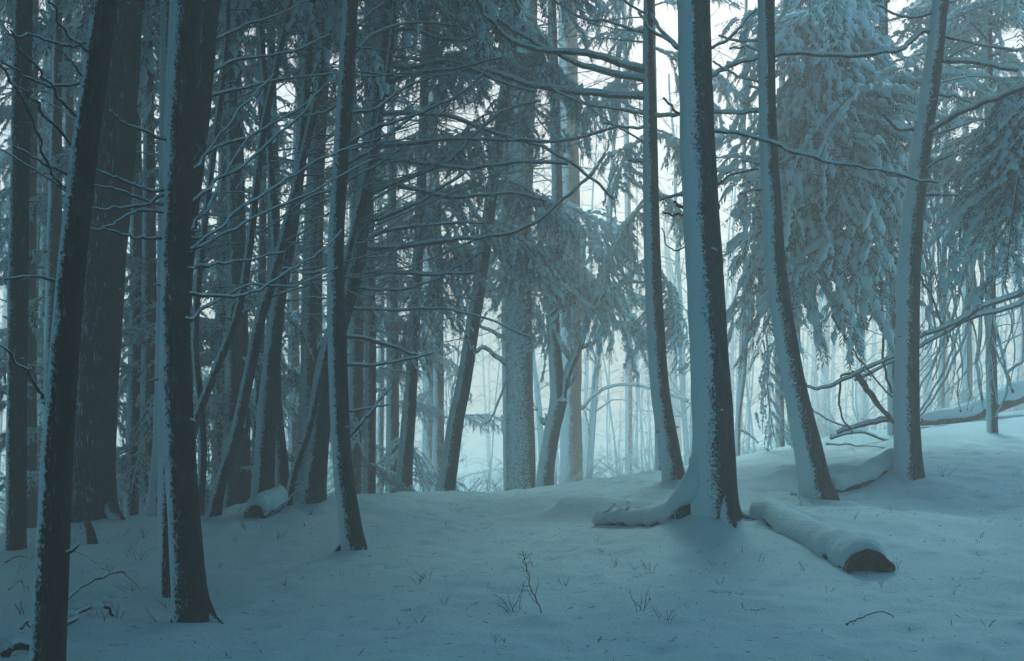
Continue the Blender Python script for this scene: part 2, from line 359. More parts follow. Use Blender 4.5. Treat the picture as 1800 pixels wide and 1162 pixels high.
def bough_mesh(seed, L=1.0, droop=.45, density=1.0, snowy=.85, hang=.25):
    """evergreen spray pointing along +X, drooping, with lumps of snow lying on it"""
    rng = random.Random(seed); nd = MB(); sn = MB()
    s = np.linspace(0, 1, 12)[:, None]
    stem = np.hstack([L * s * (1 - .12 * droop * s), .05 * L * np.sin(s * 3 + rng.random() * 6) * s, L * (.10 * s - droop * s ** 2)])
    tube(nd, stem, np.linspace(.020, .005, 12) * L ** .5, 5, 1)
    fingers = [(stem, 1.0)]
    nb = int(19 * density)
    for i in range(nb):
        t = .10 + .88 * (i + rng.random() * .7) / nb; j = min(int(t * 11), 10); c = stem[j] + (stem[j + 1] - stem[j]) * (t * 11 - j)
        T = norm(stem[j + 1] - stem[j]); sg = 1 if i % 2 else -1
        ll = L * (.10 + .46 * math.sin(math.pi * min(1, (1 - t) * .75 + .12))) * rng.uniform(.45, 1.15)
        d = norm(T * rng.uniform(.45, 1.0) + np.array([0, sg * rng.uniform(.55, .95), rng.uniform(-.25, .15)]))
        q = np.linspace(0, 1, 7)[:, None]; Q = c + d * ll * q + np.array([0, 0, -1]) * ll * hang * rng.uniform(.7, 2.0) * q * q
        fingers.append((Q, .6))
        for m_ in range(max(1, int(ll * 7.0 * density))):
            u = .2 + .75 * rng.random(); jj = min(int(u * 6), 5); c2 = Q[jj]; T2 = norm(Q[jj + 1] - Q[jj])
            d2 = norm(T2 * .75 + np.cross(T2, [0, 0, 1]) * rng.choice((-1, 1)) * rng.uniform(.5, .9) + np.array([0, 0, rng.uniform(-.5, .05)]))
            l2 = ll * rng.uniform(.22, .42) * (1.1 - u * .5); q2 = np.linspace(0, 1, 4)[:, None]
            fingers.append((c2 + d2 * l2 * q2 + np.array([0, 0, -1]) * l2 * hang * 1.6 * q2 * q2, .4))
    V = []; 
    for Q, wd in fingers:
        seg = np.linalg.norm(np.diff(Q, axis=0), axis=1).sum(); m = max(3, int(seg / .022))
        tt = np.linspace(.03, 1, m) * (len(Q) - 1); jj = np.minimum(tt.astype(int), len(Q) - 2); fr = (tt - jj)[:, None]
        c = Q[jj] * (1 - fr) + Q[jj + 1] * fr; T = norm(Q[jj + 1] - Q[jj])
        for sg in (-1, 1):
            r1 = np.array([[rng.random() for _ in range(5)] for _ in range(m)])
            side = norm(np.cross(T, [0, 0, 1.0])) * sg
            d = norm(T * (.7 + .6 * r1[:, :1]) + side * (.5 + .5 * r1[:, 1:2]) + np.array([0, 0, 1.0]) * (-.75 + .8 * r1[:, 2:3]))
            ln = (.030 + .040 * r1[:, 3:4]); up = norm(np.cross(d, T) + .3 * (r1[:, 4:5] - .5))
            wv = norm(np.cross(d, up)) * .0048
            V.append(np.stack([c - wv * .6, c + d * ln * .55 - wv, c + d * ln, c + d * ln * .55 + wv], 1))
        # snow lying on the finger
        if rng.random() < snowy and seg > .06:
            m2 = max(4, int(seg / .030)); a0 = rng.uniform(0, .15); a1 = rng.uniform(.75, 1.03)
            tt = np.linspace(a0, min(a1, 1), m2) * (len(Q) - 1); jj = np.minimum(tt.astype(int), len(Q) - 2); fr = (tt - jj)[:, None]
            c = Q[jj] * (1 - fr) + Q[jj + 1] * fr
            nz = vnoise(np.stack([np.arange(m2) * .80, np.full(m2, rng.random() * 99), np.zeros(m2)], -1), 4) + rng.uniform(-.15, .35)
            rr = (.012 + .010 * wd + .008 * rng.random()) * np.clip(.75 + 1.3 * nz, .04, 1.9)
            rr[0] *= .35; rr[-1] *= .3
            c = c + np.array([0, 0, 1]) * (rr * .45)[:, None] + .014 * vnoise(np.stack([np.arange(m2) * 1.1, np.full(m2, 5.), np.full(m2, rng.random() * 9)], -1), 8)[:, None]
            tube(sn, c, rr, 6, 0, .72)
    V = np.concatenate(V); nd.add(V.reshape(-1, 3), np.arange(len(V) * 4).reshape(-1, 4), 0)
    me1 = nd.build('bough', [M_NEEDLE, M_TWIG], smooth=False)
    me2 = sn.build('snow', [M_SNOW])
    # a joined version, for crowns high up or far off
    j = MB(); j.v = nd.v + sn.v; j.q = nd.q + [q + nd.n for q in sn.q]; j.n = nd.n + sn.n; j.m = nd.m + [q * 0 + 2 for q in sn.m]
    me3 = j.build('bough', [M_NEEDLE, M_TWIG, M_SNOW], smooth=True)
    return me1, me2, me3

BOUGHS = [bough_mesh(100 + i, 1.7, [.20, .32, .46, .62][i % 4], 1.0, .92, .22 + .1 * (i % 3)) for i in range(8)]
HANGING = [bough_mesh(300 + i, 1.3, 1.25, 1.0, .75, .6) for i in range(4)]
DARKB = [bough_mesh(400 + i, 1.6, .5, 1.15, .45, .35) for i in range(4)]

def add_bough(root, p, az, pitch, scale, kind=BOUGHS, split=False, roll=0.0, rng=R):
    me1, me2, me3 = rng.choice(kind)
    o = link('bough', me1 if split else me3, root)
    o.location = Vector([float(a) for a in p]) - root.location
    o.rotation_euler = (roll, -pitch, az); o.scale = (scale, scale * rng.uniform(.85, 1.15), scale)
    if split: link('snow', me2, o)
    return o

# ------------------------------------------------------------------ trunks
def trunk_mesh(P, rad, sides, mat, origin, flare=.35, seed=0, ridge=.05, swell=.012, step=.10):
    P = np.asarray(P, float); rad = np.asarray(rad, float)
    seglen = np.linalg.norm(np.diff(P, axis=0), axis=1); cum = np.concatenate([[0], np.cumsum(seglen)])
    n = max(6, int(cum[-1] / step)); dense = catmull(P, 10); dr = catmull(np.stack([rad, rad * 0, rad * 0], -1), 10)[:, 0]
    dc = np.concatenate([[0], np.cumsum(np.linalg.norm(np.diff(dense, axis=0), axis=1))])
    s = np.linspace(0, dc[-1], n); Q = np.stack([np.interp(s, dc, dense[:, i]) for i in range(3)], -1); r = np.interp(s, dc, dr)
    T = norm(np.gradient(Q, axis=0)); u = norm(np.cross(T, [0, 1.0, 0])); u = norm(np.cross(np.array([0, 1.0, 0]), T)); v = np.cross(T, u)
    a = np.linspace(0, 2 * math.pi, sides, endpoint=False); ca, sa = np.cos(a), np.sin(a)
    dirs = ca[None, :, None] * u[:, None] + sa[None, :, None] * v[:, None]
    S_, A_ = np.meshgrid(s, a, indexing='ij')
    q = np.stack([np.cos(A_) * 1.3, np.sin(A_) * 1.3, S_ * .55], -1)
    q2 = np.stack([np.cos(A_) * 4.2, np.sin(A_) * 4.2, S_ * 1.1], -1)
    fl = 1.5 * flare * np.exp(-np.maximum(S_ - .3, 0) / (r[0] * 1.5)) * (.65 + .6 * np.abs(np.cos(A_ * 2.0 + seed)) )
    rr = r[:, None] * (1 + .055 * fbm(q + seed, 2, seed) + ridge * fbm(q2 + seed, 3, seed + 3) + fl)
    wd = dirs @ norm(np.array(W_DIR)); rr = rr + swell * np.clip(wd * 1.6, 0, 1) * (1 + .5 * fbm(q2 * 2, 2, seed + 8))
    V = Q[:, None] + dirs * rr[..., None]
    mb = MB(); mb.add(V, ring_faces(n, sides)); mb.face(np.arange(sides)[None] + (n - 1) * sides, 0)
    return mb.build('trunk', [mat], origin), Q, r

class Tree: pass
def tree(name, label, cat, D, pts, mat=M_HERO, group=None, top=13.0, sides=26, D1=None, flare=.35, seed=None, ridge=.075, swell=.012, sink=.35, toplean=.5, step=.10, rtop=.55):
    """pts: (px, py, width in px) from foot to the top of the frame; carried on upwards to `top` metres"""
    seed = seed if seed is not None else R.randrange(900); D1 = D if D1 is None else D1
    y0, y1 = pts[0][1], pts[-1][1]
    P = []; rad = []
    for px, py, wpx in pts:
        f = (py - y0) / (y1 - y0 + 1e-9); d = D + (D1 - D) * f; P.append(pt(px, py, d)); rad.append(wpx / 2 / F * d)
    P = np.array(P)
    dn = norm(P[0] - P[1]); P = np.vstack([P[0] + dn * sink, P]); rad = [rad[0] * 1.03] + rad
    if top > P[-1][2] + .5:
        d = norm(P[-1] - P[-2]); h = top - P[-1][2]; k_ = max(d[2], .5)
        for f in (.5, 1.0):
            q = P[-1 if f == .5 else -2] + d * h * f / k_ * np.array([toplean, toplean, 1]); P = np.vstack([P, q]); rad.append(rad[-1] * (rtop ** .5 if f == .5 else rtop))
    base = P[1].copy()
    t = Tree(); t.root = thing(name, label, cat, base, group)
    me, t.Q, t.r = trunk_mesh(P, rad, sides, mat, base, flare, seed, ridge, swell, step)
    t.trunk = link('trunk', me, t.root)
    if D < 20:                                             # broken branch stubs on the nearer trunks
        rs = random.Random(seed + 4)
        for _ in range(rs.randint(6, 10)):
            i = rs.randrange(4, len(t.Q) - 4); q, r = t.Q[i], t.r[i]
            if not .4 < q[2] < 1.9 + .36 * D: continue
            az = rs.uniform(-3.1, .2) if rs.random() < .7 else rs.choice((0, 3.14)) + rs.uniform(-.4, .4); d = norm(np.array([math.cos(az), math.sin(az), rs.uniform(-.3, .5)])); l = rs.uniform(.04, .16)
            mb = MB(); tube(mb, np.array([q + d * r * .7, q + d * (r + l * .5), q + d * (r + l) + np.array([0, 0, rs.uniform(-.3, .3) * l])]), [.024, .015, .009], 6); link('stub', mb.build('stub', [M_TWIG], base), t.root)
    t.D, t.D1, t.y0, t.y1 = D, D1, y0, y1; t.seed = seed
    return t
def at(t, z):
    i = int(np.argmin(np.abs(t.Q[:, 2] - z))); return t.Q[i], t.r[i]
def depth_at(t, px, py):
    z = pt(px, py, t.D)[2]; q, r = at(t, z); return q[1]
def limb(t, pts, w0, w1, dD=0.0, ntw=8, tl=.5, mat=None, depth=1, name='branch', up=.25, snap=True):
    """a traced branch: starts on the trunk, ends dD metres nearer or farther"""
    d0 = depth_at(t, *pts[0]); n = len(pts); P = [pt(x, y, d0 + dD * (i / (n - 1)) ** 1.2) for i, (x, y) in enumerate(pts)]
    q, r = at(t, P[0][2])
    if snap: P = [q + (P[0] - q) * .2] + P if np.linalg.norm(P[0] - q) > r * .5 else P
    s = d0 / F / 2
    return branch_obj(t.root, P, w0 * s, max(w1 * s, .003), ntw, tl, R.randrange(10 ** 6), mat, depth, name, up)

def crown(t, z0, z1, n, L0, L1, kind=BOUGHS, split=False, pitch=(-.1, .35), seed=0, azs=None, keep=None):
    rng = random.Random(seed + t.seed)
    for i in range(n):
        f = (i + rng.random()) / n; z = z0 + (z1 - z0) * f; q, r = at(t, z)
        az = rng.uniform(*azs) if azs else i * 2.399 + rng.gauss(0, .3)
        L = (L0 + (L1 - L0) * f) * rng.uniform(.75, 1.2)
        if keep and not keep(q, L, az): continue
        add_bough(t.root, q, az, rng.uniform(*pitch) + .25 * f, L / 1.7, kind, split, rng.gauss(0, .2), rng)

def dead_branches(t, z0, z1, n, L, seed, azs=(-3.14, 3.14), rise=(.05, .6), mat=None, w=.013, ntw=7, depth=1):
    """the thin bare limbs that a shaded conifer keeps on its lower trunk"""
    rng = random.Random(seed)
    for i in range(n):
        z = z0 + (z1 - z0) * (i + rng.random()) / n; q, r = at(t, z); az = rng.uniform(*azs); l = L * rng.uniform(.45, 1.15)
        d = np.array([math.cos(az), math.sin(az), rng.uniform(*rise)]); d2 = np.array([math.cos(az + rng.gauss(0, .25)), math.sin(az + rng.gauss(0, .25)), d[2] + rng.uniform(-.35, .45)])
        P = [q, q + d * l * .33, q + d * l * .33 + norm((d + d2) / 2) * l * .33, q + d * l * .33 + norm((d + d2) / 2) * l * .33 + norm(d2) * l * .36]
        branch_obj(t.root, P, w * rng.uniform(.7, 1.3), .003, ntw, l * .33, rng.randrange(10 ** 6), mat, depth)

# ------------------------------------------------------------------ the nearer trees, each with its own limbs
GR_NEAR = None
t1 = tree('conifer_tree', 'dark leaning trunk at the far left edge, in front of the massive reddish trunk', 'tree', 8.6,
          [(82, 1185, 56), (88, 1100, 55), (100, 860, 51), (118, 580, 46), (146, 300, 44), (184, 20, 38), (190, -20, 37)], M_DARK, top=11.5, flare=.12)
t2 = tree('conifer_tree', 'massive thick reddish brown trunk with rough bark and snowy root flare', 'tree', 17,
          [(163, 912, 76), (164, 870, 70), (169, 700, 70), (177, 560, 73), (194, 290, 76), (213, 20, 77), (216, -30, 77)], M_OLD, top=16, sides=44, flare=.20, ridge=.11, swell=0)
t3 = tree('conifer_tree', 'dark upright trunk with flared foot standing closest on the left of the open snow', 'tree', 11,
          [(342, 1092, 68), (334, 1040, 58), (322, 870, 52), (313, 700, 50), (310, 540, 48), (318, 290, 48), (332, 20, 46), (334, -30, 46)], M_DARK, top=12, flare=.10)
t3b = tree('conifer_tree', 'dark leaning trunk rising close behind the dark flared one on the left', 'tree', 12.6,
           [(298, 1045, 30), (300, 900, 30), (312, 640, 32), (330, 400, 34), (350, 220, 34), (368, 20, 32), (372, -30, 32)], M_DARK, top=12.5, flare=.1)
t3c = tree('conifer_tree', 'slim pale trunk plastered with snow, half hidden by the dark flared trunk', 'tree', 13.2,
           [(291, 1030, 25), (290, 900, 22), (291, 700, 22), (295, 500, 21), (300, 250, 20), (309, 20, 19), (311, -30, 18)], M_PALE, top=12.5, flare=.15)
t4 = tree('conifer_tree', 'pale snow-coated trunk with a spreading foot, right of the massive trunk', 'tree', 17.8,
          [(268, 917, 28), (272, 870, 20), (279, 767, 17), (283, 600, 16), (287, 400, 15), (291, 20, 14)], M_PALE, top=14, sides=18, flare=.5)
t5 = tree('young_tree', 'thin curved trunk bowed beside the dark flared trunk', 'tree', 17.7,
          [(350, 902, 15), (357, 800, 13), (352, 700, 12), (344, 600, 12), (352, 470, 11), (372, 300, 10), (397, 100, 9), (402, -20, 8)], M_HERO, top=13, sides=14, flare=.2)
t6 = tree('young_tree', 'slender trunk leaning far right out of the dark flared trunk\'s side', 'tree', 17.2,
          [(328, 905, 16), (334, 800, 15), (345, 740, 14), (378, 655, 14), (415, 560, 13), (437, 450, 13), (462, 240, 12), (490, 100, 11), (512, -20, 10)], M_HERO, top=14, sides=14, flare=.2)
t7 = tree('conifer_tree', 'slim leaning trunk with a straight snow stripe, left of the snow-capped stump', 'tree', 17.6,
          [(376, 908, 24), (388, 850, 21), (414, 767, 20), (440, 650, 19), (458, 560, 18), (480, 490, 16), (509, 380, 15), (535, 270, 14), (560, 160, 13), (583, 20, 12), (590, -30, 12)], M_HERO, top=15, sides=18, flare=.15)
t8 = tree('conifer_tree', 'stout leaning trunk rising just behind the snow-capped stump', 'tree', 18.1,
          [(461, 893, 38), (464, 830, 36), (473, 695, 32), (487, 560, 24), (499, 480, 24), (516, 380, 20), (530, 268, 18), (541, 120, 15), (549, 0, 13), (551, -30, 12)], M_HERO, top=15, sides=24, flare=.12)
t9 = tree('young_tree', 'short leaning trunk that meets the stout trunk behind the stump', 'tree', 18.6,
          [(500, 893, 26), (494, 800, 22), (486, 700, 18), (484, 600, 15), (488, 500, 13), (482, 380, 12), (470, 200, 11), (458, 20, 10)], M_HERO, top=14, sides=16, flare=.2)
t10 = tree('young_tree', 'thin whip of a trunk leaning right across the pale crooked trunks', 'tree', 18.3,
           [(506, 893, 14), (518, 830, 13), (540, 765, 12), (558, 690, 11), (576, 610, 11), (600, 500, 10), (640, 330, 9), (668, 200, 8), (690, 60, 8)], M_HERO, top=13, sides=12, flare=.2)
t11 = tree('conifer_tree', 'broad snow-sided trunk leaning right behind the single slim trunk on the crest', 'tree', 18.6,
           [(546, 888, 50), (554, 820, 42), (567, 695, 38), (583, 610, 36), (606, 540, 33), (626, 470, 30), (636, 380, 29), (651, 268, 28), (667, 150, 28), (680, 20, 27), (684, -30, 27)], M_HERO, top=15, sides=26, flare=.12)
t12 = tree('conifer_tree', 'single slim trunk with a snowy left side standing alone in front of the crest', 'tree', 15,
           [(621, 965, 42), (617, 930, 36), (601, 793, 31), (594, 614, 32), (591, 480, 27), (594, 380, 26), (607, 179, 27), (616, 20, 25), (618, -30, 25)], M_HERO, top=13, sides=28, flare=.12)
t13 = tree('conifer_tree', 'straight half-pale trunk standing behind the leaning group on the left', 'tree', 22.5,
           [(545, 890, 38), (547, 700, 38), (550, 480, 34), (556, 300, 30), (566, 100, 28), (571, 0, 28)], M_HERO, top=17, sides=18, flare=.1)
t14 = tree('conifer_tree', 'hazy trunk with thick snow on its left, first right of the slim trunk', 'tree', 24.5,
           [(711, 880, 28), (712, 820, 26), (722, 700, 22), (727, 600, 19), (733, 500, 18), (742, 300, 16), (750, 20, 14)], M_HERO, top=17, sides=18, flare=.12)
t15 = tree('conifer_tree', 'leaning snow-striped trunk at the left edge of the bright clearing', 'tree', 24.5,
           [(782, 875, 32), (789, 830, 29), (802, 740, 27), (815, 675, 25), (832, 570, 23), (850, 450, 22), (866, 330, 20), (884, 190, 19), (905, 20, 17)], M_HERO, top=16, sides=20, flare=.08)
t16 = tree('conifer_tree', 'wide upright trunk dusted with snow specks in the bright clearing', 'tree', 30,
           [(917, 885, 50), (916, 800, 48), (914, 660, 46), (912, 480, 46), (915, 300, 44), (922, 100, 42), (926, -10, 40)], M_SPECK, top=18, sides=24, flare=.06)
t16b = tree('conifer_tree', 'pale trunk pressed against the left of the snow-dusted wide one', 'tree', 32,
            [(897, 885, 22), (896, 800, 22), (894, 600, 22), (890, 350, 20), (888, 0, 18)], M_HERO, top=17, sides=14, flare=.06)
t17 = tree('broadleaf_tree', 'forked bare tree with thick snow-lined limbs in the bright clearing', 'tree', 29,
           [(956, 880, 30), (961, 820, 28), (972, 755, 27), (982, 700, 28), (977, 640, 24), (972, 560, 22), (973, 480, 21), (980, 380, 19), (976, 200, 17), (970, 0, 15)], M_HERO, top=17, sides=18, flare=.1)
t18 = tree('conifer_tree', 'broad faded trunk standing deeper in haze behind the forked bare tree', 'tree', 39,
           [(1004, 890, 40), (1004, 760, 38), (1003, 600, 38), (1002, 420, 36), (1000, 200, 34), (998, 0, 32)], M_HERO, top=21 - 3, sides=18, flare=.05)
t19 = tree('conifer_tree', 'slim bowed trunk with heavy left limbs, beside the biggest trunk of the crest', 'tree', 19,
           [(1187, 858, 40), (1182, 820, 36), (1165, 717, 33), (1157, 640, 31), (1152, 559, 30), (1148, 460, 29), (1145, 330, 26), (1143, 207, 23), (1140, 100, 18), (1140, 20, 15), (1140, -30, 15)], M_HERO, top=14, sides=28, flare=.14)
t20 = tree('conifer_tree', 'thick upright trunk with a long root snaking over the snow', 'tree', 14.6,
           [(1262, 925, 72), (1257, 880, 72), (1255, 821, 73), (1254, 749, 68), (1249, 641, 65), (1239, 470, 62), (1233, 372, 61), (1226, 207, 59), (1221, 20, 55), (1220, -30, 55)], M_HERO, top=13, sides=44, flare=.18, ridge=.085)
t21 = tree('conifer_tree', 'leaning trunk whose foot curves right, next right of the thickest upright one', 'tree', 17.2,
           [(1438, 873, 52), (1433, 850, 49), (1421, 785, 47), (1397, 677, 39), (1378, 568, 37), (1364, 470, 35), (1358, 372, 33), (1350, 207, 29), (1347, 20, 28), (1347, -30, 28)], M_HERO, top=13.5, sides=30, flare=.16)
t22 = tree('conifer_tree', 'bowed trunk furthest right, with snow plastered on its left side', 'tree', 18.1,
           [(1597, 850, 50), (1596, 800, 44), (1594, 700, 42), (1595, 641, 40), (1597, 540, 39), (1600, 460, 38), (1606, 372, 35), (1621, 248, 33), (1640, 124, 30), (1651, 20, 28), (1656, -30, 27)], M_HERO, top=14, sides=30, flare=.16)
t0 = tree('conifer_tree', 'dark straight trunk at the left edge with ice-specked bark', 'tree', 15.5,
          [(28, 985, 34), (30, 800, 32), (32, 560, 32), (36, 300, 32), (42, 20, 30)], M_DARK, top=14, sides=20, flare=.1)
t0b = tree('conifer_tree', 'speckled trunk pair member nearest the left edge, behind the leaning one', 'tree', 27,
           [(62, 960, 16), (60, 700, 16), (64, 430, 15), (78, 200, 14), (88, 20, 13)], M_SPECK, top=15, sides=14, flare=.1)
t0c = tree('conifer_tree', 'brown speckled trunk just left of the leaning edge trunk', 'tree', 26,
           [(70, 960, 18), (74, 700, 17), (80, 430, 17), (86, 200, 15), (96, 20, 14)], M_SPECK, top=15, sides=14, flare=.1)
s1 = tree('conifer_tree', 'thin dark pole in the tangle left of the stout leaning trunk', 'tree', 24,
          [(440, 910, 14), (452, 760, 14), (462, 430, 13), (461, 200, 12), (455, 0, 11)], M_DARK, top=16, sides=12, flare=.1)
s2 = tree('conifer_tree', 'dark upright pole seen behind the leaning broad trunk near the top', 'tree', 25,
          [(650, 885, 20), (652, 600, 19), (648, 300, 18), (653, 100, 17), (655, 0, 16)], M_HERO, top=16, sides=14, flare=.1)

# traced limbs
for pts in ([(170, 100), (120, 60), (92, 10), (80, -30)], [(150, 212), (100, 165), (60, 112), (15, 55)], [(146, 75), (110, 80), (60, 60), (10, 62)],
            [(138, 262), (70, 190), (40, 160), (-10, 110)], [(116, 305), (70, 285), (20, 255)], [(140, 145), (90, 150), (40, 132), (-5, 105)], [(115, 330), (90, 300), (60, 230), (25, 150)]):
    limb(t1, pts, 6, 3, -.8, 7, .22)
limb(t1, [(84, 712), (62, 672), (45, 645), (0, 605)], 8, 4, -.4, 3, .2, M_TWIG)
limb(t1, [(97, 492), (60, 488), (10, 490)], 6, 3, -.4, 4, .2)
for pts in ([(292, 242), (240, 225), (215, 212), (197, 195)], [(290, 335), (230, 325), (195, 310), (162, 288)], [(288, 360), (255, 352), (210, 335), (160, 322)],
            [(289, 372), (240, 372), (200, 392), (152, 405)], [(289, 415), (255, 418), (215, 413), (182, 400)], [(290, 345), (250, 360), (200, 366), (158, 366)]):
    limb(t3, pts, 7, 3, -.5, 6, .22)
for pts in ([(366, 75), (419, 49), (491, 25), (540, 0)], [(366, 128), (433, 101), (518, 90), (580, 60)], [(357, 171), (433, 152), (510, 138), (582, 128)],
            [(350, 272), (400, 252), (451, 233), (527, 188), (580, 138)], [(342, 354), (388, 313), (455, 269), (531, 197), (560, 150)], [(336, 438), (397, 389), (464, 340), (522, 304), (585, 269), (650, 250)],
            [(335, 442), (406, 403), (473, 372), (580, 322), (650, 280)], [(334, 472), (380, 464), (428, 457), (500, 442)], [(334, 516), (390, 520), (442, 515), (509, 475), (563, 443), (600, 405)],
            [(338, 300), (380, 250), (430, 180), (480, 130)], [(334, 560), (380, 530), (440, 500), (520, 500), (590, 470)], [(336, 400), (380, 340), (430, 250), (460, 160)]):
    limb(t3b if pts[0][0] > 345 else t3, pts, 7, 3.5, R.uniform(1, 4), 12, .55)
for pts in ([(607, 255), (661, 224), (719, 206), (800, 170), (860, 120)], [(606, 290), (650, 265), (700, 225), (760, 180)], [(604, 200), (660, 190), (720, 150), (790, 130)], [(612, 100), (660, 60), (720, 40), (790, 45)],
            [(596, 180), (560, 200), (510, 205)], [(590, 330), (550, 345), (500, 380)], [(589, 470), (550, 480), (500, 470)], [(614, 60), (640, 30), (680, 0)]):
    limb(t12, pts, 7, 3.5, R.uniform(0, 3), 12, .5)
limb(t12, [(610, 722), (650, 715), (685, 710)], 5, 3, .4, 2, .2, M_TWIG, 0)
limb(t12, [(612, 770), (645, 730), (668, 700), (690, 678)], 7, 4, .5, 3, .3, M_TWIG)
for pts in ([(655, 255), (700, 252), (803, 244), (886, 244), (989, 246), (1084, 223)], [(652, 275), (700, 281), (783, 291), (824, 295), (915, 285), (1000, 288)], [(640, 345), (700, 318), (783, 285), (824, 248), (878, 198), (948, 178)],
            [(632, 434), (700, 434), (783, 421), (857, 415), (927, 397), (989, 351), (1039, 306), (1064, 268)], [(655, 200), (700, 198), (783, 202), (845, 223), (907, 244), (969, 264), (1031, 306), (1080, 351)],
            [(628, 505), (680, 510), (740, 500), (800, 470), (850, 440)], [(622, 540), (700, 545), (780, 542), (850, 560), (930, 590)], [(630, 480), (700, 478), (770, 482), (830, 478)],
            [(668, 110), (720, 118), (790, 105), (870, 140), (940, 160)], [(664, 150), (720, 130), (800, 120), (880, 100)], [(672, 60), (720, 50), (790, 70), (860, 60)], [(640, 390), (700, 372), (760, 340), (820, 300)],
            [(615, 590), (660, 600), (720, 620), (745, 625)], [(612, 640), (670, 640), (760, 622)], [(645, 310), (720, 330), (800, 345), (900, 340), (960, 352)], [(638, 420), (700, 400), (760, 395), (850, 390)]):
    limb(t11, pts, 8.5, 4, R.uniform(-1.5, 2), 16, .6)
L19 = [([(1140, 124), (1092, 112), (1051, 99), (989, 89), (931, 83), (865, 40), (830, -10)], 13, 5), ([(1140, 140), (1072, 128), (1010, 107), (948, 78), (906, 54), (865, 25), (820, 5)], 11, 4),
       ([(1144, 169), (1072, 165), (1010, 159), (927, 147), (865, 124), (795, 112), (700, 99), (640, 90)], 13, 4), ([(1142, 285), (1120, 283), (1103, 279)], 8, 5), ([(1138, 20), (1165, 55), (1200, 91)], 6, 4),
       ([(1140, 201), (1080, 190), (1020, 180), (960, 150)], 6, 3), ([(1140, 222), (1100, 225), (1060, 215)], 5, 3), ([(1146, 201), (1175, 202), (1200, 200)], 7, 5), ([(1140, 60), (1080, 40), (1020, 30), (960, -10)], 7, 4), ([(1145, 30), (1110, 10), (1080, -20)], 6, 4)]
for pts, a, b in L19: limb(t19, pts, a, b, R.uniform(-1.2, .6), max(2, int(len(pts) * 2.4)), .5, M_LIMB)
for pts, a, b, m in (([(1255, 231), (1306, 235), (1364, 254), (1414, 273), (1472, 287), (1534, 295), (1596, 312), (1649, 322)], 7, 4, M_TWIG), ([(1214, 364), (1196, 362), (1182, 353)], 7, 3, M_BARE), ([(1214, 380), (1190, 377), (1168, 374)], 5, 3, M_BARE),
                     ([(1216, 338), (1190, 344), (1160, 350)], 6, 4, M_TWIG), ([(1212, 215), (1190, 196), (1168, 173)], 5, 3, M_BARE), ([(1206, 95), (1183, 78), (1145, 50), (1120, 20)], 7, 4, M_TWIG), ([(1257, 368), (1266, 362)], 5, 3, M_BARE),
                     ([(1250, 85), (1290, 60), (1330, 10)], 6, 3, M_TWIG), ([(1262, 325), (1295, 305), (1335, 295)], 4, 2, M_BARE), ([(1212, 430), (1180, 440), (1160, 400)], 4, 2, M_BARE)):
    limb(t20, pts, a, b, -.6 if a == 7 and len(pts) > 5 else .2, max(1, int(len(pts) * 1.3)), .22, m)
for pts, a, b in (([(1345, 192), (1306, 197), (1254, 196)], 9, 6), ([(1346, 147), (1300, 134), (1251, 108)], 5, 3), ([(1346, 285), (1320, 285), (1305, 281)], 5, 4), ([(1350, 330), (1325, 334), (1302, 341)], 7, 5), ([(1345, 70), (1300, 72), (1262, 62)], 5, 3), ([(1340, 90), (1310, 82), (1280, 84)], 4, 3), ([(1350, 160), (1335, 155), (1318, 150)], 4, 3)):
    limb(t21, pts, a, b, .3, 3, .25, M_LIMB if a > 6 else M_TWIG)
for pts, a, b, m in (([(1651, 60), (1624, 54), (1600, 74), (1575, 87), (1492, 97), (1397, 93), (1331, 101), (1278, 116), (1250, 134)], 8, 6, M_LIMB), ([(1604, 226), (1571, 223), (1552, 198)], 9, 4, M_LIMB),
                     ([(1655, 64), (1720, 76), (1790, 90)], 7, 4, M_TWIG), ([(1650, 107), (1711, 107), (1790, 124)], 10, 8, M_LIMB), ([(1645, 167), (1678, 169), (1715, 182)], 7, 3, M_TWIG),
                     ([(1620, 343), (1695, 341), (1757, 330), (1800, 340)], 6, 4, M_TWIG), ([(1618, 312), (1637, 289), (1672, 270)], 5, 3, M_TWIG), ([(1648, 20), (1600, 30), (1540, 10)], 6, 3, M_TWIG), ([(1602, 312), (1565, 308), (1545, 300)], 4, 2, M_BARE)):
    limb(t22, pts, a, b, -.4, max(2, int(len(pts) * 1.5)), .35, m)
dk = limb(t22, [(1628, 233), (1678, 202), (1732, 178), (1800, 148)], 9, 9, -3.0, 5, .3, M_LIMB)
# the forked tree: real thick arms
for pts, a, b in (([(984, 706), (1000, 650), (1017, 610), (1032, 565), (1044, 527), (1060, 480), (1078, 440)], 20, 9), ([(1008, 635), (985, 600), (965, 590)], 7, 3), ([(1018, 612), (1045, 600), (1062, 580)], 7, 3),
                  ([(1044, 530), (1075, 505), (1110, 495), (1150, 500)], 8, 4), ([(990, 690), (1010, 660), (1000, 630), (985, 610)], 6, 4), ([(965, 735), (957, 742), (950, 735)], 12, 7),
                  ([(1060, 480), (1085, 470), (1120, 440)], 8, 4), ([(975, 440), (955, 400), (930, 340)], 9, 4), ([(976, 300), (1000, 250), (1040, 200)], 9, 4), ([(1078, 440), (1075, 380), (1080, 300)], 7, 3), ([(1078, 440), (1110, 380), (1150, 330)], 6, 3)):
    limb(t17, pts, a, b, R.uniform(-.6, .4), 4, .6, M_LIMB, snap=False)
limb(t18, [(1020, 720), (1050, 690), (1090, 675), (1150, 684), (1210, 704)], 5, 4, -5, 5, .6, M_FROST)
limb(t16, [(893, 640), (870, 625), (850, 610), (835, 620)], 8, 5, 0, 4, .6, M_LIMB); limb(t16, [(893, 665), (870, 720), (855, 745)], 5, 3, -1, 2, .3, M_LIMB)
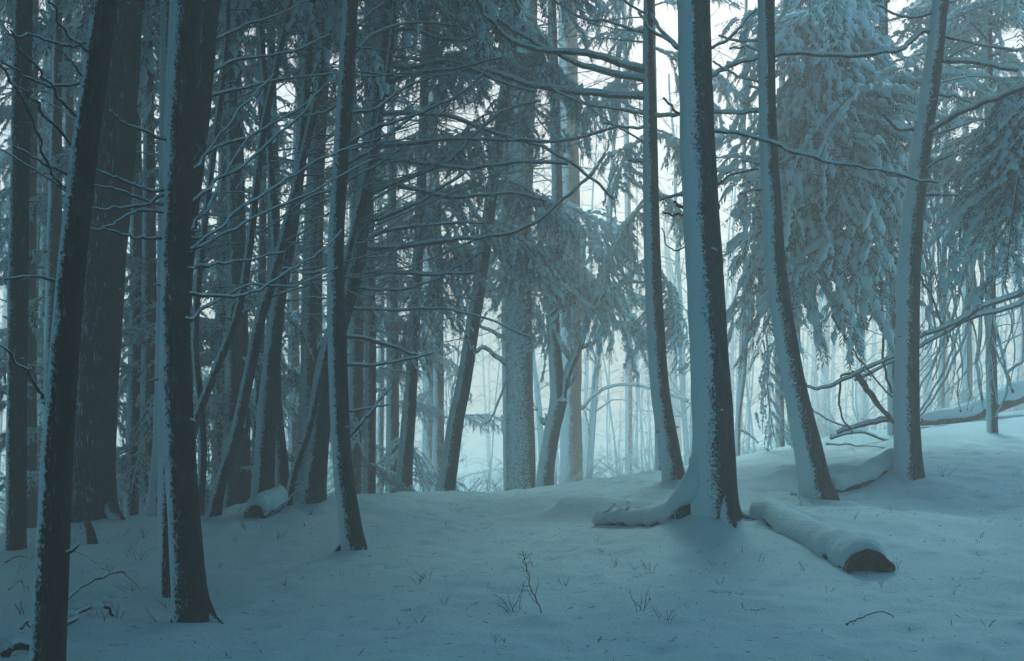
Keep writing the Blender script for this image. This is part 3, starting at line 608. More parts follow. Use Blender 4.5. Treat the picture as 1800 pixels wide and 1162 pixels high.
limb(t16, [(897, 600), (880, 590), (850, 575), (830, 560)], 6, 4, 0, 4, .6, M_LIMB)

# the tangle of dead limbs on the left-hand group
for t_, z0, z1, n, L, azs in ((t7, 3.2, 9.5, 24, 2.4, (-1.2, 1.2)), (t8, 3.0, 9.5, 32, 2.8, (-1.2, 1.0)), (t6, 3, 9, 11, 2.0, (-1, 1)), (t5, 3, 9, 11, 1.8, (-1, 1)), (t9, 3.2, 9, 11, 1.8, (-1, 1)), (t10, 3, 8, 8, 1.6, (-1, 1)),
                              (t11, 3.4, 9, 35, 3.4, (-1, .9)), (t13, 2.5, 10, 38, 3.2, (-3.1, 3.1)), (s1, 2.5, 10, 22, 2.8, (-3.1, 3.1)), (s2, 2.5, 10, 19, 3.0, (-3.1, 3.1)), (t14, 2.2, 9.5, 40, 3.0, (-3.1, 3.1)), (t15, 3.6, 9.5, 46, 3.2, (-3.1, 3.1)),
                              (t4, 3, 9, 11, 2.2, (-3.1, 3.1)), (t0c, 2, 9, 14, 2.4, (-3.1, 3.1)), (t2, 5, 10, 5, 3, (-3.1, 3.1)), (t12, 4.2, 7.6, 11, 1.9, (-1, 1)), (t16, 5, 13, 35, 3.8, (-3.1, 3.1)), (t18, 6, 14, 14, 3, (-3.1, 3.1)), (t19, 5.6, 8, 8, 2.2, (2.2, 3.6)), (t22, 5, 8, 8, 2.4, (-.7, .7))):
    dead_branches(t_, z0, z1, n, L, 11 + t_.seed, azs, (-.05, .5), None, .012, 11, 1)
dead_branches(t1, 3.0, 4.6, 5, .8, 5, (1.9, 4.2), (.1, .7), None, .008, 5, 1)
def out_of_view(p, L, az):
    for f in (.0, .5, 1.0, 1.15):
        x = p[0] + math.cos(az) * L * f; y = p[1] + math.sin(az) * L * f; z = p[2] - .55 * L
        if y > -2.2 and abs(x) < .43 * max(y, 0) + 2.4 and z < 1.8 + .36 * max(y, 0) + .5: return False
    return True

# ------------------------------------------------------------------ evergreen crowns
# high crowns of the nearer trees: boughs above the bare trunks, mostly unseen, thickened for shade
NEARC = ((t1, 6.9, 11.3, 18, 2.6, 1.4), (t3, 6.6, 11.8, 20, 2.8, 1.4), (t3b, 7, 12.3, 20, 2.8, 1.4), (t3c, 7.5, 12.3, 14, 2.4, 1.2), (t12, 8.7, 12.8, 20, 3.0, 1.4), (t20, 8.9, 12.8, 24, 3.6, 1.6), (t21, 9.2, 13.3, 20, 3.0, 1.4), (t22, 9.0, 13.8, 24, 3.2, 1.4), (t19, 9.6, 13.8, 18, 2.8, 1.3),
                           (t2, 10.5, 15.6, 26, 4.2, 2.0), (t8, 9.0, 14.5, 18, 3.0, 1.4), (t11, 9.5, 14.5, 18, 3.0, 1.4), (t7, 7.8, 14.5, 18, 2.6, 1.3), (t0, 6.5, 13.8, 26, 3.0, 1.4), (t4, 8, 13.5, 14, 2.4, 1.2), (t5, 7.8, 12.8, 10, 1.8, 1.0), (t6, 7.8, 13.8, 10, 1.8, 1.0), (t9, 8, 13.8, 10, 2.0, 1.0), (t10, 7.9, 12.8, 8, 1.6, .9))
for t_, z0, z1, n, L0, L1 in NEARC:
    crown(t_, z0 + (.5 if t_.D > 16 else 0), z1, int(n * (.7 if t_ in (t21, t22) else 2.1)), L0 * 1.3, L1 * 1.3, BOUGHS, seed=3, keep=out_of_view if t_.D < 16 else None)

def boughs_at(t, spec, kind=BOUGHS, split=False, seed=1):
    """spec rows: base px, base py, tip px, tip py, depth change of the tip, count"""
    rng = random.Random(seed)
    for bx, by, tx, ty, dD, n in spec:
        for i in range(n):
            d0 = depth_at(t, bx, by) + rng.gauss(0, .25); s_ = F / d0
            a = pt(bx + rng.gauss(0, 9), by + rng.gauss(0, 12), d0); b = pt(tx + rng.gauss(0, 14), ty + rng.gauss(0, 16), d0 + dD + rng.gauss(0, .3))
            v = b - a; L = float(np.linalg.norm(v)); az = math.atan2(v[1], v[0]); el = math.asin(v[2] / L)
            add_bough(t.root, a, az, el + (.38 if kind is not HANGING else .55), L / (1.55 if kind is not HANGING else 1.2), kind, split, rng.gauss(0, .25), rng)

# the big snow-laden evergreen on the right
c1 = tree('evergreen_tree', 'big snow-laden evergreen filling the upper right, its trunk seen left of the bowed trunk', 'tree', 25.5,
          [(1570, 790, 17), (1569, 700, 16), (1567, 560, 16), (1563, 460, 15), (1560, 300, 14), (1556, 100, 12), (1554, 0, 12)], M_HERO, top=13.5, sides=14, flare=.1)
crown(c1, 6.2, 7.0, 5, 2.0, 2.6, BOUGHS, True, (-.05, .25), 5, (-3.5, -.1))
crown(c1, 6.9, 12.2, 19, 2.7, 1.2, BOUGHS, True, (-.10, .30), 6, (-4.0, -2.0)); crown(c1, 7.6, 12.2, 7, 2.0, 1.2, BOUGHS, True, (-.10, .30), 7, (-1.2, 1.4))
boughs_at(c1, [(1545, 190, 1400, 420, -2.0, 3), (1560, 130, 1450, 330, -2.5, 3), (1560, 250, 1470, 440, -2.0, 2), (1560, 300, 1400, 480, -1.2, 2), (1560, 60, 1390, 200, -2.0, 3), (1565, 420, 1500, 540, -1.0, 2), (1550, 0, 1420, 110, -2, 3), (1545, 180, 1470, 300, -3, 2)], BOUGHS, True, 21)
boughs_at(c1, [(1385, 490, 1335, 570, -.6, 2), (1375, 590, 1338, 680, -.6, 1)], HANGING, True, 22)
c2 = tree('evergreen_tree', 'snow-laden evergreen at the right edge behind the bowed trunk and hanging vines', 'tree', 24.5,
          [(1745, 770, 18), (1742, 560, 17), (1740, 300, 15), (1738, 100, 13), (1737, 0, 13)], M_DARK, top=13, sides=14, flare=.1)
crown(c2, 6.4, 11.8, 26, 2.7, 1.2, BOUGHS, True, (-.15, .30), 8)
crown(c2, 5.4, 7.0, 8, 1.9, 2.2, DARKB, True, (-.1, .2), 9)
dead_branches(c2, 2.6, 9, 26, 2.4, 77, (-3.1, 3.1), (-.3, .5), None, .012, 9, 1)
dead_branches(c1, 2.8, 7, 16, 2.4, 78, (-3.1, 3.1), (-.3, .4), None, .010, 9, 1)
boughs_at(t22, [(1700, 192, 1715, 330, -.1, 3), (1735, 178, 1745, 330, 0, 3), (1765, 165, 1775, 320, 0, 3), (1678, 203, 1690, 290, 0, 2), (1720, 185, 1700, 400, 0, 2), (1790, 155, 1800, 340, 0, 2)], HANGING, True, 23)
for o in t22.root.children:
    if o.name.startswith('bough') and o.location.z + t22.root.location.z < 7.4: o.location.y -= 1.6
# the dark foliage over the centre and the pale drooping boughs
boughs_at(t15, [(850, 430, 760, 500, -1.0, 2), (850, 400, 940, 480, -1.2, 2), (860, 330, 780, 380, -1.5, 2), (866, 330, 960, 390, -1.0, 2), (880, 200, 800, 260, -1, 2), (880, 200, 960, 230, -1, 2), (890, 120, 780, 130, -2, 2), (890, 120, 990, 150, -2, 2), (895, 60, 800, 40, -2, 2), (895, 60, 960, 60, -2, 2)], DARKB, True, 31)
boughs_at(t16, [(915, 480, 850, 530, -1.0, 1), (918, 480, 990, 540, -1.2, 2), (918, 430, 860, 490, -1.8, 1), (918, 440, 1040, 520, -1.0, 2), (925, 480, 1110, 590, -1.0, 2), (918, 520, 930, 600, -1.4, 1), (918, 420, 930, 520, -1.9, 2), (918, 340, 1030, 420, -1, 2), (918, 330, 830, 420, -1, 2)], BOUGHS, True, 32)
crown(t16, 14.0, 17.6, 12, 2.4, 1.4, BOUGHS, False, seed=33); crown(t15, 10.4, 15.6, 16, 3.0, 1.4, DARKB, False, seed=34)
boughs_at(t14, [(735, 420, 640, 470, -1, 2), (738, 400, 820, 470, -1, 2), (732, 500, 680, 550, -.8, 1), (732, 500, 790, 550, -.8, 1), (730, 580, 705, 640, -.4, 1), (745, 260, 650, 300, -1, 2), (745, 240, 830, 300, -1, 2), (748, 120, 660, 140, -1, 2), (748, 120, 830, 160, -1, 2), (735, 540, 735, 620, -1, 1)], DARKB, True, 35)
crown(t14, 10.5, 16.6, 16, 3.0, 1.4, DARKB, False, seed=36); dead_branches(t17, 6, 16, 16, 2.6, 371, (-3.1, 3.1), (.2, 1.0), M_FROST, .014, 8, 1)
dead_branches(t18, 8, 17, 10, 3.2, 381, (-3.1, 3.1), (.1, .8), M_FROST, .014, 8, 1)
crown(t13, 9.6, 16.5, 14, 2.6, 1.4, DARKB, False, seed=39); crown(s1, 8.6, 15.5, 14, 2.8, 1.3, DARKB, False, seed=40); crown(s2, 10, 15.5, 10, 2.8, 1.3, DARKB, False, seed=41)
crown(t0b, 5.5, 14.5, 20, 2.6, 1.2, DARKB, False, seed=42); crown(t0c, 6.5, 14.5, 18, 2.6, 1.2, DARKB, False, seed=43)
c3 = tree('evergreen_tree', 'hazy evergreen with drooping sprays hidden behind the slim bowed trunk', 'tree', 27.5,
          [(1160, 870, 16), (1158, 700, 15), (1154, 480, 14), (1150, 250, 12), (1146, 0, 11)], M_HERO, top=15, sides=12, flare=.1)
boughs_at(c3, [(1155, 470, 1185, 600, -.3, 2), (1152, 440, 1110, 500, 0, 2), (1150, 360, 1090, 460, -.2, 2), (1150, 330, 1200, 420, -.2, 2), (1150, 240, 1090, 330, -.5, 2), (1148, 220, 1210, 300, -.4, 2), (1148, 120, 1070, 190, -.5, 2), (1148, 100, 1300, 190, -.3, 2), (1147, 40, 1060, 70, -.3, 2)], BOUGHS, True, 44)
crown(c3, 10.6, 14.6, 10, 2.2, 1.0, BOUGHS, False, seed=45)
c4 = tree('evergreen_tree', 'faint evergreen behind the gap between the thickest trunk and its leaning neighbour', 'tree', 34,
          [(1395, 800, 22), (1396, 600, 21), (1398, 300, 19), (1396, 60, 17), (1396, 0, 17)], M_HERO, top=17, sides=12, flare=.1)
crown(c4, 10.5, 16.6, 10, 1.8, 1.1, BOUGHS, False, seed=46)
# background evergreens on the left, loaded with snow
for i, (px, D, z0, L0, n, lab, mt) in enumerate(((50, 22, 1.6, 1.9, 30, 'snow-buried young evergreen at the left edge behind the leaning dark trunk', BOUGHS), (235, 22.5, .6, 1.8, 34, 'snow-laden low evergreen between the massive trunk and the pale footed one', BOUGHS),
                                  (118, 24, 2.4, 2.0, 30, 'snowy evergreen glimpsed between the leaning edge trunk and the massive one', BOUGHS), (385, 25, 2.4, 2.0, 30, 'snowy evergreen seen through the leaning stems left of the stump', BOUGHS), (425, 22, 1.0, 1.6, 24, 'dark short evergreen with sagging boughs right behind the snow-capped stump', DARKB),
                                  (520, 31, 2.6, 2.2, 28, 'pale evergreen behind the two pale crooked trunks', BOUGHS), (640, 33, 3.6, 2.0, 24, 'frosted evergreen in the gap right of the alone slim trunk', BOUGHS), (770, 35, 2.6, 1.7, 26, 'frosted evergreen half lost in haze left of the striped clearing-edge trunk', BOUGHS),
                                  (300, 32, 3.5, 2.4, 22, 'tall evergreen deep behind the dark flared trunk', BOUGHS), (180, 34, 3.5, 2.4, 20, 'tall evergreen deep behind the massive trunk', BOUGHS), (262, 22, .5, 1.3, 22, 'bushy little evergreen buried in snow right beside the pale footed trunk', BOUGHS), (90, 20.5, .5, 1.3, 22, 'bushy little evergreen buried in snow between the two trunks at the left edge', BOUGHS), (330, 23, .6, 1.5, 22, 'small evergreen bowed with snow just behind the dark flared trunk', BOUGHS), (690, 30, .8, 1.6, 26, 'small frosted evergreen right of the slim trunk standing alone', BOUGHS), (478, 23, .5, 1.5, 26, 'small snow-heavy evergreen glimpsed between the stout leaner and the broad one', BOUGHS), (405, 21.5, .4, 1.2, 20, 'lowest snow-buried evergreen just left of the snow-capped stump', BOUGHS), (620, 25, .6, 1.4, 22, 'low snowy evergreen hidden behind the slim trunk standing alone', BOUGHS), (1700, 38, 5.5, 2.8, 36, 'hazy evergreen high beyond the log on the right crest', BOUGHS))):
    g = gpt(px, 900, D); zt = 1.8 + .30 * D + R.uniform(1, 2.5); wpx = .34 * F / D
    s_ = F / D
    rows = [(px, HORIZON + (CZ - g[2]) * s_, wpx), (px + R.uniform(-8, 8), 500, wpx * .75), (px + R.uniform(-12, 12), 60, wpx * .4)]
    e = tree('evergreen_tree', lab, 'tree', D, rows, M_DARK if i in (0, 2, 4) else M_HERO, 'snow-laden evergreens behind the leading trunks', top=min(zt + 3, 17), sides=12, flare=.1, rtop=.4)
    crown(e, g[2] + z0, min(zt + 2.6, 16.8), n, L0, .9, mt, i in (0, 1, 4), (-.15, .3), 50 + i)
    if i < 7: dead_branches(e, g[2] + .8, g[2] + 6, 10, 2.2, 90 + i, (-3.1, 3.1), (-.2, .5), M_FROST, .010, 8, 1)

# ------------------------------------------------------------------ bare trees fading into the haze
def bare_mesh(seed, H=11.0, r=.09, lean=.06, nbr=22, mat=M_FROST):
    rng = random.Random(seed); mb = MB(); n = 22; t = np.linspace(0, 1, n)[:, None]
    P = np.hstack([lean * H * t ** 1.5 * rng.uniform(-1, 1), lean * H * t * rng.uniform(-1, 1), H * t]); P = wig(P, .10, 4, seed); P[0] = (0, 0, -.4)
    tube(mb, P, np.linspace(r, r * .25, n) * (1 + .1 * vnoise(np.hstack([t * 9, t * 0, t * 0 + seed]), 2)), 8)
    for i in range(nbr):
        f = .12 + .86 * (i + rng.random()) / nbr; j = min(int(f * (n - 1)), n - 2); az = rng.uniform(0, 6.28); L = (1 - f * .6) * rng.uniform(.6, 2.3); up = rng.uniform(.1, 1.1)
        s = np.linspace(0, 1, 7)[:, None]; Q = P[j] + s * L * np.array([math.cos(az), math.sin(az), up]) + s * s * L * np.array([0, 0, rng.uniform(-.5, .3)]); Q = wig(Q, .09 * L, 3, seed * 31 + i)
        tube(mb, Q, np.linspace(r * .35 * (1 - .6 * f), .005, 7), 4); twigs(mb, Q, .012, rng.randint(4, 7), L * .4, rng, 1, 0, .5, .2, 3)
    return mb
BARE = []
for i in range(9):
    mb = bare_mesh(700 + i, R.uniform(12.5, 16.5), R.uniform(.06, .12), R.uniform(.02, .08), 34 + 4 * (i % 4)); BARE.append(mb.build('bare_tree', [M_FROST]))
SAPL = []
for i in range(6):
    mb = bare_mesh(800 + i, R.uniform(4.5, 7.5), R.uniform(.025, .04), .14, 14); SAPL.append(mb.build('sapling', [M_FROST]))
THICK = []
for i in range(4):
    mb = bare_mesh(820 + i, 15, .20 + .03 * i, .03, 16); THICK.append(mb.build('bare_tree', [M_HERO]))
def scatter(name, meshes, px, D, label, cat, group, sc=1.0, sink=0):
    g = gpt(px, 800, D); o = bpy.data.objects.new(name, R.choice(meshes)); C.objects.link(o)
    o.location = (g[0], g[1], g[2] - sink); o.rotation_euler = (R.gauss(0, .03), R.gauss(0, .03), R.uniform(0, 6.28)); o.scale = (sc, sc, sc * R.uniform(.85, 1.1))
    o['label'] = label; o['category'] = cat; o['group'] = group; return o
for i in range(95):
    D = 40 + 66 * R.random() ** 1.1; px = R.uniform(560, 1860) if i % 5 else R.uniform(-60, 560)
    if 780 < px < 890 and D < 75 and R.random() < .6: continue
    scatter('bare_tree', BARE, px, D, 'thin bare frosted tree, one of many fading into the pale haze', 'tree', 'bare trees fading into the haze', min(1.0, 14 / 14))
for i in range(16):
    scatter('bare_tree', THICK, R.uniform(-60, 1860), R.uniform(60, 120), 'thicker straight tree showing only as a grey shape in the haze', 'tree', 'thick grey trees deep in the haze')
for px, D, s_ in ([(R.uniform(1270, 1800), R.uniform(34, 62), R.uniform(.7, 1.2)) for _ in range(40)] + [(R.uniform(1020, 1150), R.uniform(42, 75), R.uniform(.8, 1.2)) for _ in range(18)] +
                  [(R.uniform(620, 880), R.uniform(31, 46), R.uniform(.6, 1.1)) for _ in range(14)] + [(R.uniform(0, 560), R.uniform(27, 42), R.uniform(.6, 1.1)) for _ in range(28)]):
    scatter('sapling', SAPL, px, D, 'slender frosted sapling, one of many standing beyond the snow crest', 'sapling', 'slender saplings beyond the crest', s_)
sp = tree('sapling', 'tall pale sapling, the straighter of two rising right of the thickest trunk', 'sapling', 33, [(1292, 820, 9), (1300, 700, 8), (1306, 560, 8), (1310, 440, 7), (1308, 200, 6), (1312, 0, 5)], M_HERO, top=14, sides=8, flare=.1)
dead_branches(sp, 4, 12, 14, 1.8, 401, (-3.1, 3.1), (.2, 1.0), M_FROST, .009, 6, 1)
sp2 = tree('sapling', 'pale sapling bowed outward, its twin standing straighter just left', 'sapling', 32, [(1297, 822, 9), (1298, 740, 8), (1308, 650, 8), (1314, 560, 8), (1324, 440, 7), (1345, 200, 6), (1360, 0, 5)], M_HERO, top=14, sides=8, flare=.1)
dead_branches(sp2, 4, 12, 12, 1.8, 402, (-3.1, 3.1), (.2, 1.0), M_FROST, .009, 6, 1)
for px, D, wpx, py, lab in ((1372, 33, 15, 790, 'short-looking grey trunk behind the leaning trunk\'s curve'), (1653, 36, 12, 790, 'grey trunk right of the bowed one, behind the vines'), (640, 37, 10, 880, 'pair member of thin grey trunks right of the slim one, left of two'), (668, 38, 11, 880, 'grey trunk right of the slim one, between it and the hazy snow-sided trunk'), (755, 42, 26, 880, 'faded thick trunk right behind the hazy snow-sided trunk'), (1105, 52, 13, 880, 'faint grey trunk left of the slim bowed trunk')):
    x_ = tree('bare_tree', lab, 'tree', D, [(px, py, wpx), (px + R.uniform(-6, 6), 500, wpx * .85), (px + R.uniform(-12, 12), 0, wpx * .6)], M_HERO, top=min(17, 2 + .34 * D + 2), sides=10, flare=.1)
    dead_branches(x_, 3, 13, 12, 2.2, 410 + px, (-3.1, 3.1), (0, .9), M_FROST, .011, 7, 1)

# frosted brush beyond the crest
def brush_mesh(seed, n=26, H=1.9):
    rng = random.Random(seed); mb = MB()
    for i in range(n):
        az = rng.uniform(0, 6.28); L = H * rng.uniform(.5, 1.1); sp_ = rng.uniform(.15, .9); s = np.linspace(0, 1, 9)[:, None]
        Q = np.array([rng.gauss(0, .25), rng.gauss(0, .25), -.1]) + s * L * np.array([math.cos(az) * sp_, math.sin(az) * sp_, 1]) + s ** 2 * L * np.array([math.cos(az) * .5, math.sin(az) * .5, -.35 * sp_]); Q = wig(Q, .10, 3, seed + i)
        tube(mb, Q, np.linspace(.011, .004, 9), 4); twigs(mb, Q, .009, 7, L * .42, rng, 1, 0, .4, .2, 3)
    return mb.build('shrub', [M_FROST])
BRUSH = [brush_mesh(900 + i, 22 + 3 * i, 1.6 + .25 * (i % 3)) for i in range(5)]
for px, D, s_ in ([(R.uniform(600, 900), R.uniform(30, 42), R.uniform(.5, 1.0)) for _ in range(12)] + [(R.uniform(0, 560), R.uniform(23, 34), R.uniform(.7, 1.3)) for _ in range(36)] + [(R.uniform(940, 1220), R.uniform(30, 44), R.uniform(.5, .9)) for _ in range(10)] +
                  [(R.uniform(1280, 1800), R.uniform(30, 42), R.uniform(.5, 1.0)) for _ in range(16)]):
    scatter('shrub', BRUSH, px, D, 'frosted leafless shrub, one of the brush beyond the snow crest', 'shrub', 'frosted brush beyond the crest', s_)

# ------------------------------------------------------------------ unseen trees added around the viewpoint so their crowns shade the snow
def shade_tree(x, y, H=13.5, n=52, L=4.0, z0=5.2, r=.2):
    g = gz(x, y); t = Tree(); t.seed = R.randrange(900); t.D = t.D1 = y
    P = np.array([(x, y, g - .3), (x + R.uniform(-.2, .2), y, g + 4), (x + R.uniform(-.5, .5), y + R.uniform(-.4, .4), g + 9), (x + R.uniform(-.6, .6), y, g + H)])
    t.root = thing('conifer_tree', 'unseen conifer added beside or behind the viewpoint, its crown shading the open snow', 'tree', (x, y, g), 'unseen conifers added around the viewpoint for shade')
    me, t.Q, t.r = trunk_mesh(P, [r, r * .85, r * .6, r * .25], 14, M_HERO, (x, y, g), .2, t.seed); t.trunk = link('trunk', me, t.root)
    crown(t, g + z0, g + H - .4, n, L, 1.4, BOUGHS, seed=1, keep=out_of_view); return t
for x, y in ((-6.5, 5), (6.8, 4.5), (-4, -5), (6, -5), (9.5, 11), (-10, 10), (-9.5, 16), (-13, 19), (9.5, 0), (12, 6), (5, -2.5)):
    shade_tree(x + R.uniform(-.5, .5), y + R.uniform(-.5, .5))

def whole_conifer(seed, H=15.5, z0=2.6, R0=2.9, nb=85):
    """a complete forest conifer in one mesh, for the unseen stand added to block side light"""
    rng = random.Random(seed); mb = MB(); P = np.array([(0, 0, -.4), (rng.gauss(0, .1), 0, H * .4), (rng.gauss(0, .2), 0, H)]); tube(mb, catmull(P, 8), np.linspace(.22, .03, 17), 10, 1)
    for i in range(nb):
        f = (i + rng.random()) / nb; z = z0 + (H - z0) * f; L = R0 * (1 - f * .8) * rng.uniform(.7, 1.15); az = i * 2.399 + rng.gauss(0, .3)
        s = np.linspace(0, 1, 8)[:, None]; D = np.array([math.cos(az), math.sin(az), .15]); Q = np.array([0, 0, z]) + s * L * D + s * s * L * np.array([0, 0, -.55]); tube(mb, Q, np.linspace(.02, .006, 8), 4, 1)
        m = 46; t = np.sort(np.array([rng.random() for _ in range(m)])) ** .8; c = np.stack([np.interp(t, s[:, 0], Q[:, k]) for k in range(3)], -1)
        g = np.array([[rng.gauss(0, 1) for _ in range(3)] for _ in range(m)]); side = np.array([-math.sin(az), math.cos(az), 0])
        d = norm(D * .6 + side * np.where(np.arange(m) % 2, 1, -1)[:, None] * (.9 - .5 * t[:, None]) + g * .18 + np.array([0, 0, -.35])); ln = L * (.12 + .26 * (1 - t))[:, None]; wv = norm(np.cross(d, np.array([0, 0, 1.]) + g * .3)) * .06
        V = np.stack([c, c + d * ln * .5 - wv, c + d * ln, c + d * ln * .5 + wv], 1); q = np.arange(m * 4).reshape(-1, 4); h = m // 2
        mb.add(V.reshape(-1, 3)[:h * 4], q[:h], 0); mb.add(V.reshape(-1, 3)[h * 4:] , q[h:] - h * 4, 2)
    return mb.build('conifer_tree', [M_NEEDLE, M_BARE, M_SNOW])
WHOLE = [whole_conifer(60 + i) for i in range(3)]
ring = [(-11 - 2.5 * (i % 3) - max(0, y - 14) * .35, y) for i, y in enumerate(range(-9, 17, 3))] + [(12.5 + 2.6 * (i % 3) + max(0, y - 14) * .40, y) for i, y in enumerate(range(-9, 12, 3))] + [(x, -8 - 3 * (i % 2)) for i, x in enumerate(range(-9, 11, 3))] + [(x, -14) for x in range(-12, 14, 5)]  # unseen conifers, added to close off light from the sides and behind
for x, y in ring:
    x += R.gauss(0, .4); y += R.gauss(0, .4)
    if y > 0 and abs(x) < .43 * y + 3.2: x = math.copysign(.43 * y + 3.4, x)
    o = bpy.data.objects.new('conifer_tree', R.choice(WHOLE)); C.objects.link(o); o.location = (x, y, gz(x, y)); o.rotation_euler = (0, 0, R.uniform(0, 6)); k_ = R.uniform(.85, 1.05); o.scale = (k_, k_, k_)
    o['label'] = 'unseen conifer of the dense stand added around the open snow for shade'; o['category'] = 'tree'; o['group'] = 'unseen conifers added to block side light'

# ------------------------------------------------------------------ logs, roots and stump
def log_mesh(P, rad, sides, origin, name, mats, seed=0, squash=1.0, jag=0.0, wood_end=0):
    P = catmull(np.array(P, float), 14); rad = np.interp(np.linspace(0, 1, len(P)), np.linspace(0, 1, len(rad)), rad)
    T = norm(np.gradient(P, axis=0)); u = norm(np.cross(T, [0, 0, 1.0])); v = np.cross(T, u); n = len(P)
    a = np.linspace(0, 2 * math.pi, sides, endpoint=False); A_, I_ = np.meshgrid(a, np.arange(n))
    q = np.stack([np.cos(A_) * 2.5, np.sin(A_) * 2.5, I_ * .35], -1)
    rr = rad[:, None] * (1 + .10 * fbm(q + seed, 3, seed) + .04 * fbm(q * 4, 2, seed + 2))
    V = P[:, None] + rr[..., None] * (np.cos(A_)[..., None] * u[:, None] + squash * np.sin(A_)[..., None] * v[:, None])
    if jag: V[0] += (-T[0]) * jag * (.5 + .5 * fbm(np.stack([np.cos(a) * 3, np.sin(a) * 3, a * 0], -1), 2, seed + 5))[:, None]
    mb = MB(); mb.add(V, ring_faces(n, sides), 0)
    # broken end: rings stepping in, splintered
    prev = V[0]; c0 = V[0].mean(0)
    for k_, f in enumerate((.86, .66, .42, .2)):
        nv = c0 + (prev - c0) * (f if k_ == 0 else .72) + T[0] * (.03 + .05 * np.abs(fbm(np.stack([np.cos(a) * 4, np.sin(a) * 4, a * 0 + k_], -1), 2, seed + 9)))[:, None]
        j = np.arange(sides); o = mb.n; pr = 0 if k_ == 0 else o - sides
        mb.v.append(nv); mb.n += sides
        mb.face(np.stack([j + o, (j + 1) % sides + o, (j + 1) % sides + pr, j + pr], -1), 0, 1); prev = nv
    mb.face(np.arange(sides)[None, ::-1] + mb.n - sides, 0, 1); mb.face(np.arange(sides)[None] + (n - 1) * sides, 0, 0)
    return mb.build(name, mats, origin)

def snow_cap(P, rad, origin, name='snow', seed=0, wmul=1.05, h=.10, over=.0, cut=.35):
    """drift lying along the top of a log or root"""
    P = catmull(np.array(P, float), 22); n = len(P); rad = np.interp(np.linspace(0, 1, n), np.linspace(0, 1, len(rad)), rad)
    T = norm(np.gradient(P, axis=0)); u = norm(np.cross(T, [0, 0, 1.0])); k = 15; b = np.linspace(-1.9, 1.9, k)
    B, I_ = np.meshgrid(b, np.arange(n)); nz = fbm(np.stack([B * 1.2, I_ * .22, B * 0 + seed], -1), 3, seed)
    edge = 1 + .30 * fbm(np.stack([np.sign(B) * 7., I_ * .21, B * 0 + seed], -1), 3, seed + 4)
    ang = B * .78 * edge; th = h * np.cos(np.clip(B / 1.9, -1, 1) * 1.5) * (1 + .5 * nz); r = rad[:, None] * wmul + np.maximum(th, -.02)
    ends = np.minimum(1, np.minimum(I_ / 3., (n - 1 - I_) / 3.) * .5 + .55); r = r * ends ** .4
    V = P[:, None] + (r * np.sin(ang))[..., None] * u[:, None] + (r * np.cos(ang))[..., None] * np.array([0, 0, 1.0])
    inner = P[:, None] + (rad[:, None] * .8 * np.sin(ang))[..., None] * u[:, None] + (rad[:, None] * .8 * np.cos(ang))[..., None] * np.array([0, 0, 1.0])
    W = np.concatenate([V, inner[:, ::-1]], 1); mb = MB(); mb.add(W, ring_faces(n, 2 * k)); mb.face(np.arange(2 * k)[None, ::-1], 0); mb.face(np.arange(2 * k)[None] + (n - 1) * 2 * k, 0)
    return mb.build(name, [M_SNOW], origin)

# main log in the right foreground
A0 = on_ground(1528, 1008); A1 = on_ground(1475, 975); A2 = on_ground(1405, 935); A3 = on_ground(1335, 900)
lg = thing('fallen_log', 'snow-covered fallen log with a dark broken end facing right, in the open snow', 'log', A0)
Pl = [A0, A1, A2, A3]
for p_ in Pl: p_[2] = gz(p_[0], p_[1]) + .11
A0[2] += .07; A1[2] += .03
link('log', log_mesh(Pl, [.225, .19, .165, .14], 34, A0, 'log', [M_OLD, M_WOOD], 5, .92, .14), lg)
link('snow', snow_cap([A0 + (A1 - A0) * .05, A1, A2, A3], [.215, .19, .165, .14], A0, seed=6, h=.09, wmul=1.02), lg)
mb = MB(); st = A1 + (A2 - A1) * .1; tip = pt(1425, 975, 13.0); tip[2] = gz(tip[0], tip[1]) + .03
tube(mb, catmull([st, (st + tip) / 2 + np.array([0, 0, .05]), tip], 6), np.linspace(.055, .03, 13), 8); link('broken_branch', mb.build('broken_branch', [M_LIMB], A0), lg)
# long root of the thick tree
r0 = pt(1222, 872, 14.7); rp = [r0, pt(1195, 882, 14.9), pt(1150, 884, 15.3), pt(1105, 880, 15.8), pt(1068, 886, 16.2), pt(1048, 893, 16.4)]
for p_ in rp[1:]: p_[2] = min(gz(p_[0], p_[1]), p_[2] + .06)
mb = MB(); fl_ = [pt(1240, 770, 14.6), pt(1228, 825, 14.55), pt(1214, 860, 14.6), pt(1190, 882, 14.85), pt(1160, 893, 15.2)]; fl_[-1][2] = gz(fl_[-1][0], fl_[-1][1]) - .05
tube(mb, catmull(fl_, 8), np.interp(np.linspace(0, 1, 33), [0, .35, .6, 1], [.10, .15, .14, .07]) * (1 + .12 * vnoise(np.stack([np.arange(33) * .5, np.ones(33), np.zeros(33)], -1))), 16); link('root', mb.build('root', [M_SNOW], t20.root.location), t20.root)
mb = MB(); tube(mb, catmull(rp, 8), np.interp(np.linspace(0, 1, 41), [0, .2, .6, 1], [.14, .10, .075, .03]) * (1 + .12 * vnoise(np.stack([np.arange(41) * .6, np.zeros(41), np.zeros(41)], -1))), 12)
rt = link('root', mb.build('root', [M_OLD], t20.root.location), t20.root)
link('snow', snow_cap([p + np.array([0, 0, .01]) for p in rp], [.13, .11, .09, .08, .055, .03], t20.root.location, seed=12, h=.11, wmul=1.1), rt)
for q_ in ([(1078, 884, 15.9), (1072, 893, 15.8), (1062, 900, 15.7)], [(1105, 882, 15.7), (1104, 892, 15.6), (1100, 896, 15.6)]):
    mb = MB(); tube(mb, catmull([pt(*a) for a in q_], 5), np.linspace(.03, .012, 11), 7); link('root', mb.build('root', [M_LIMB], t20.root.location), t20.root)
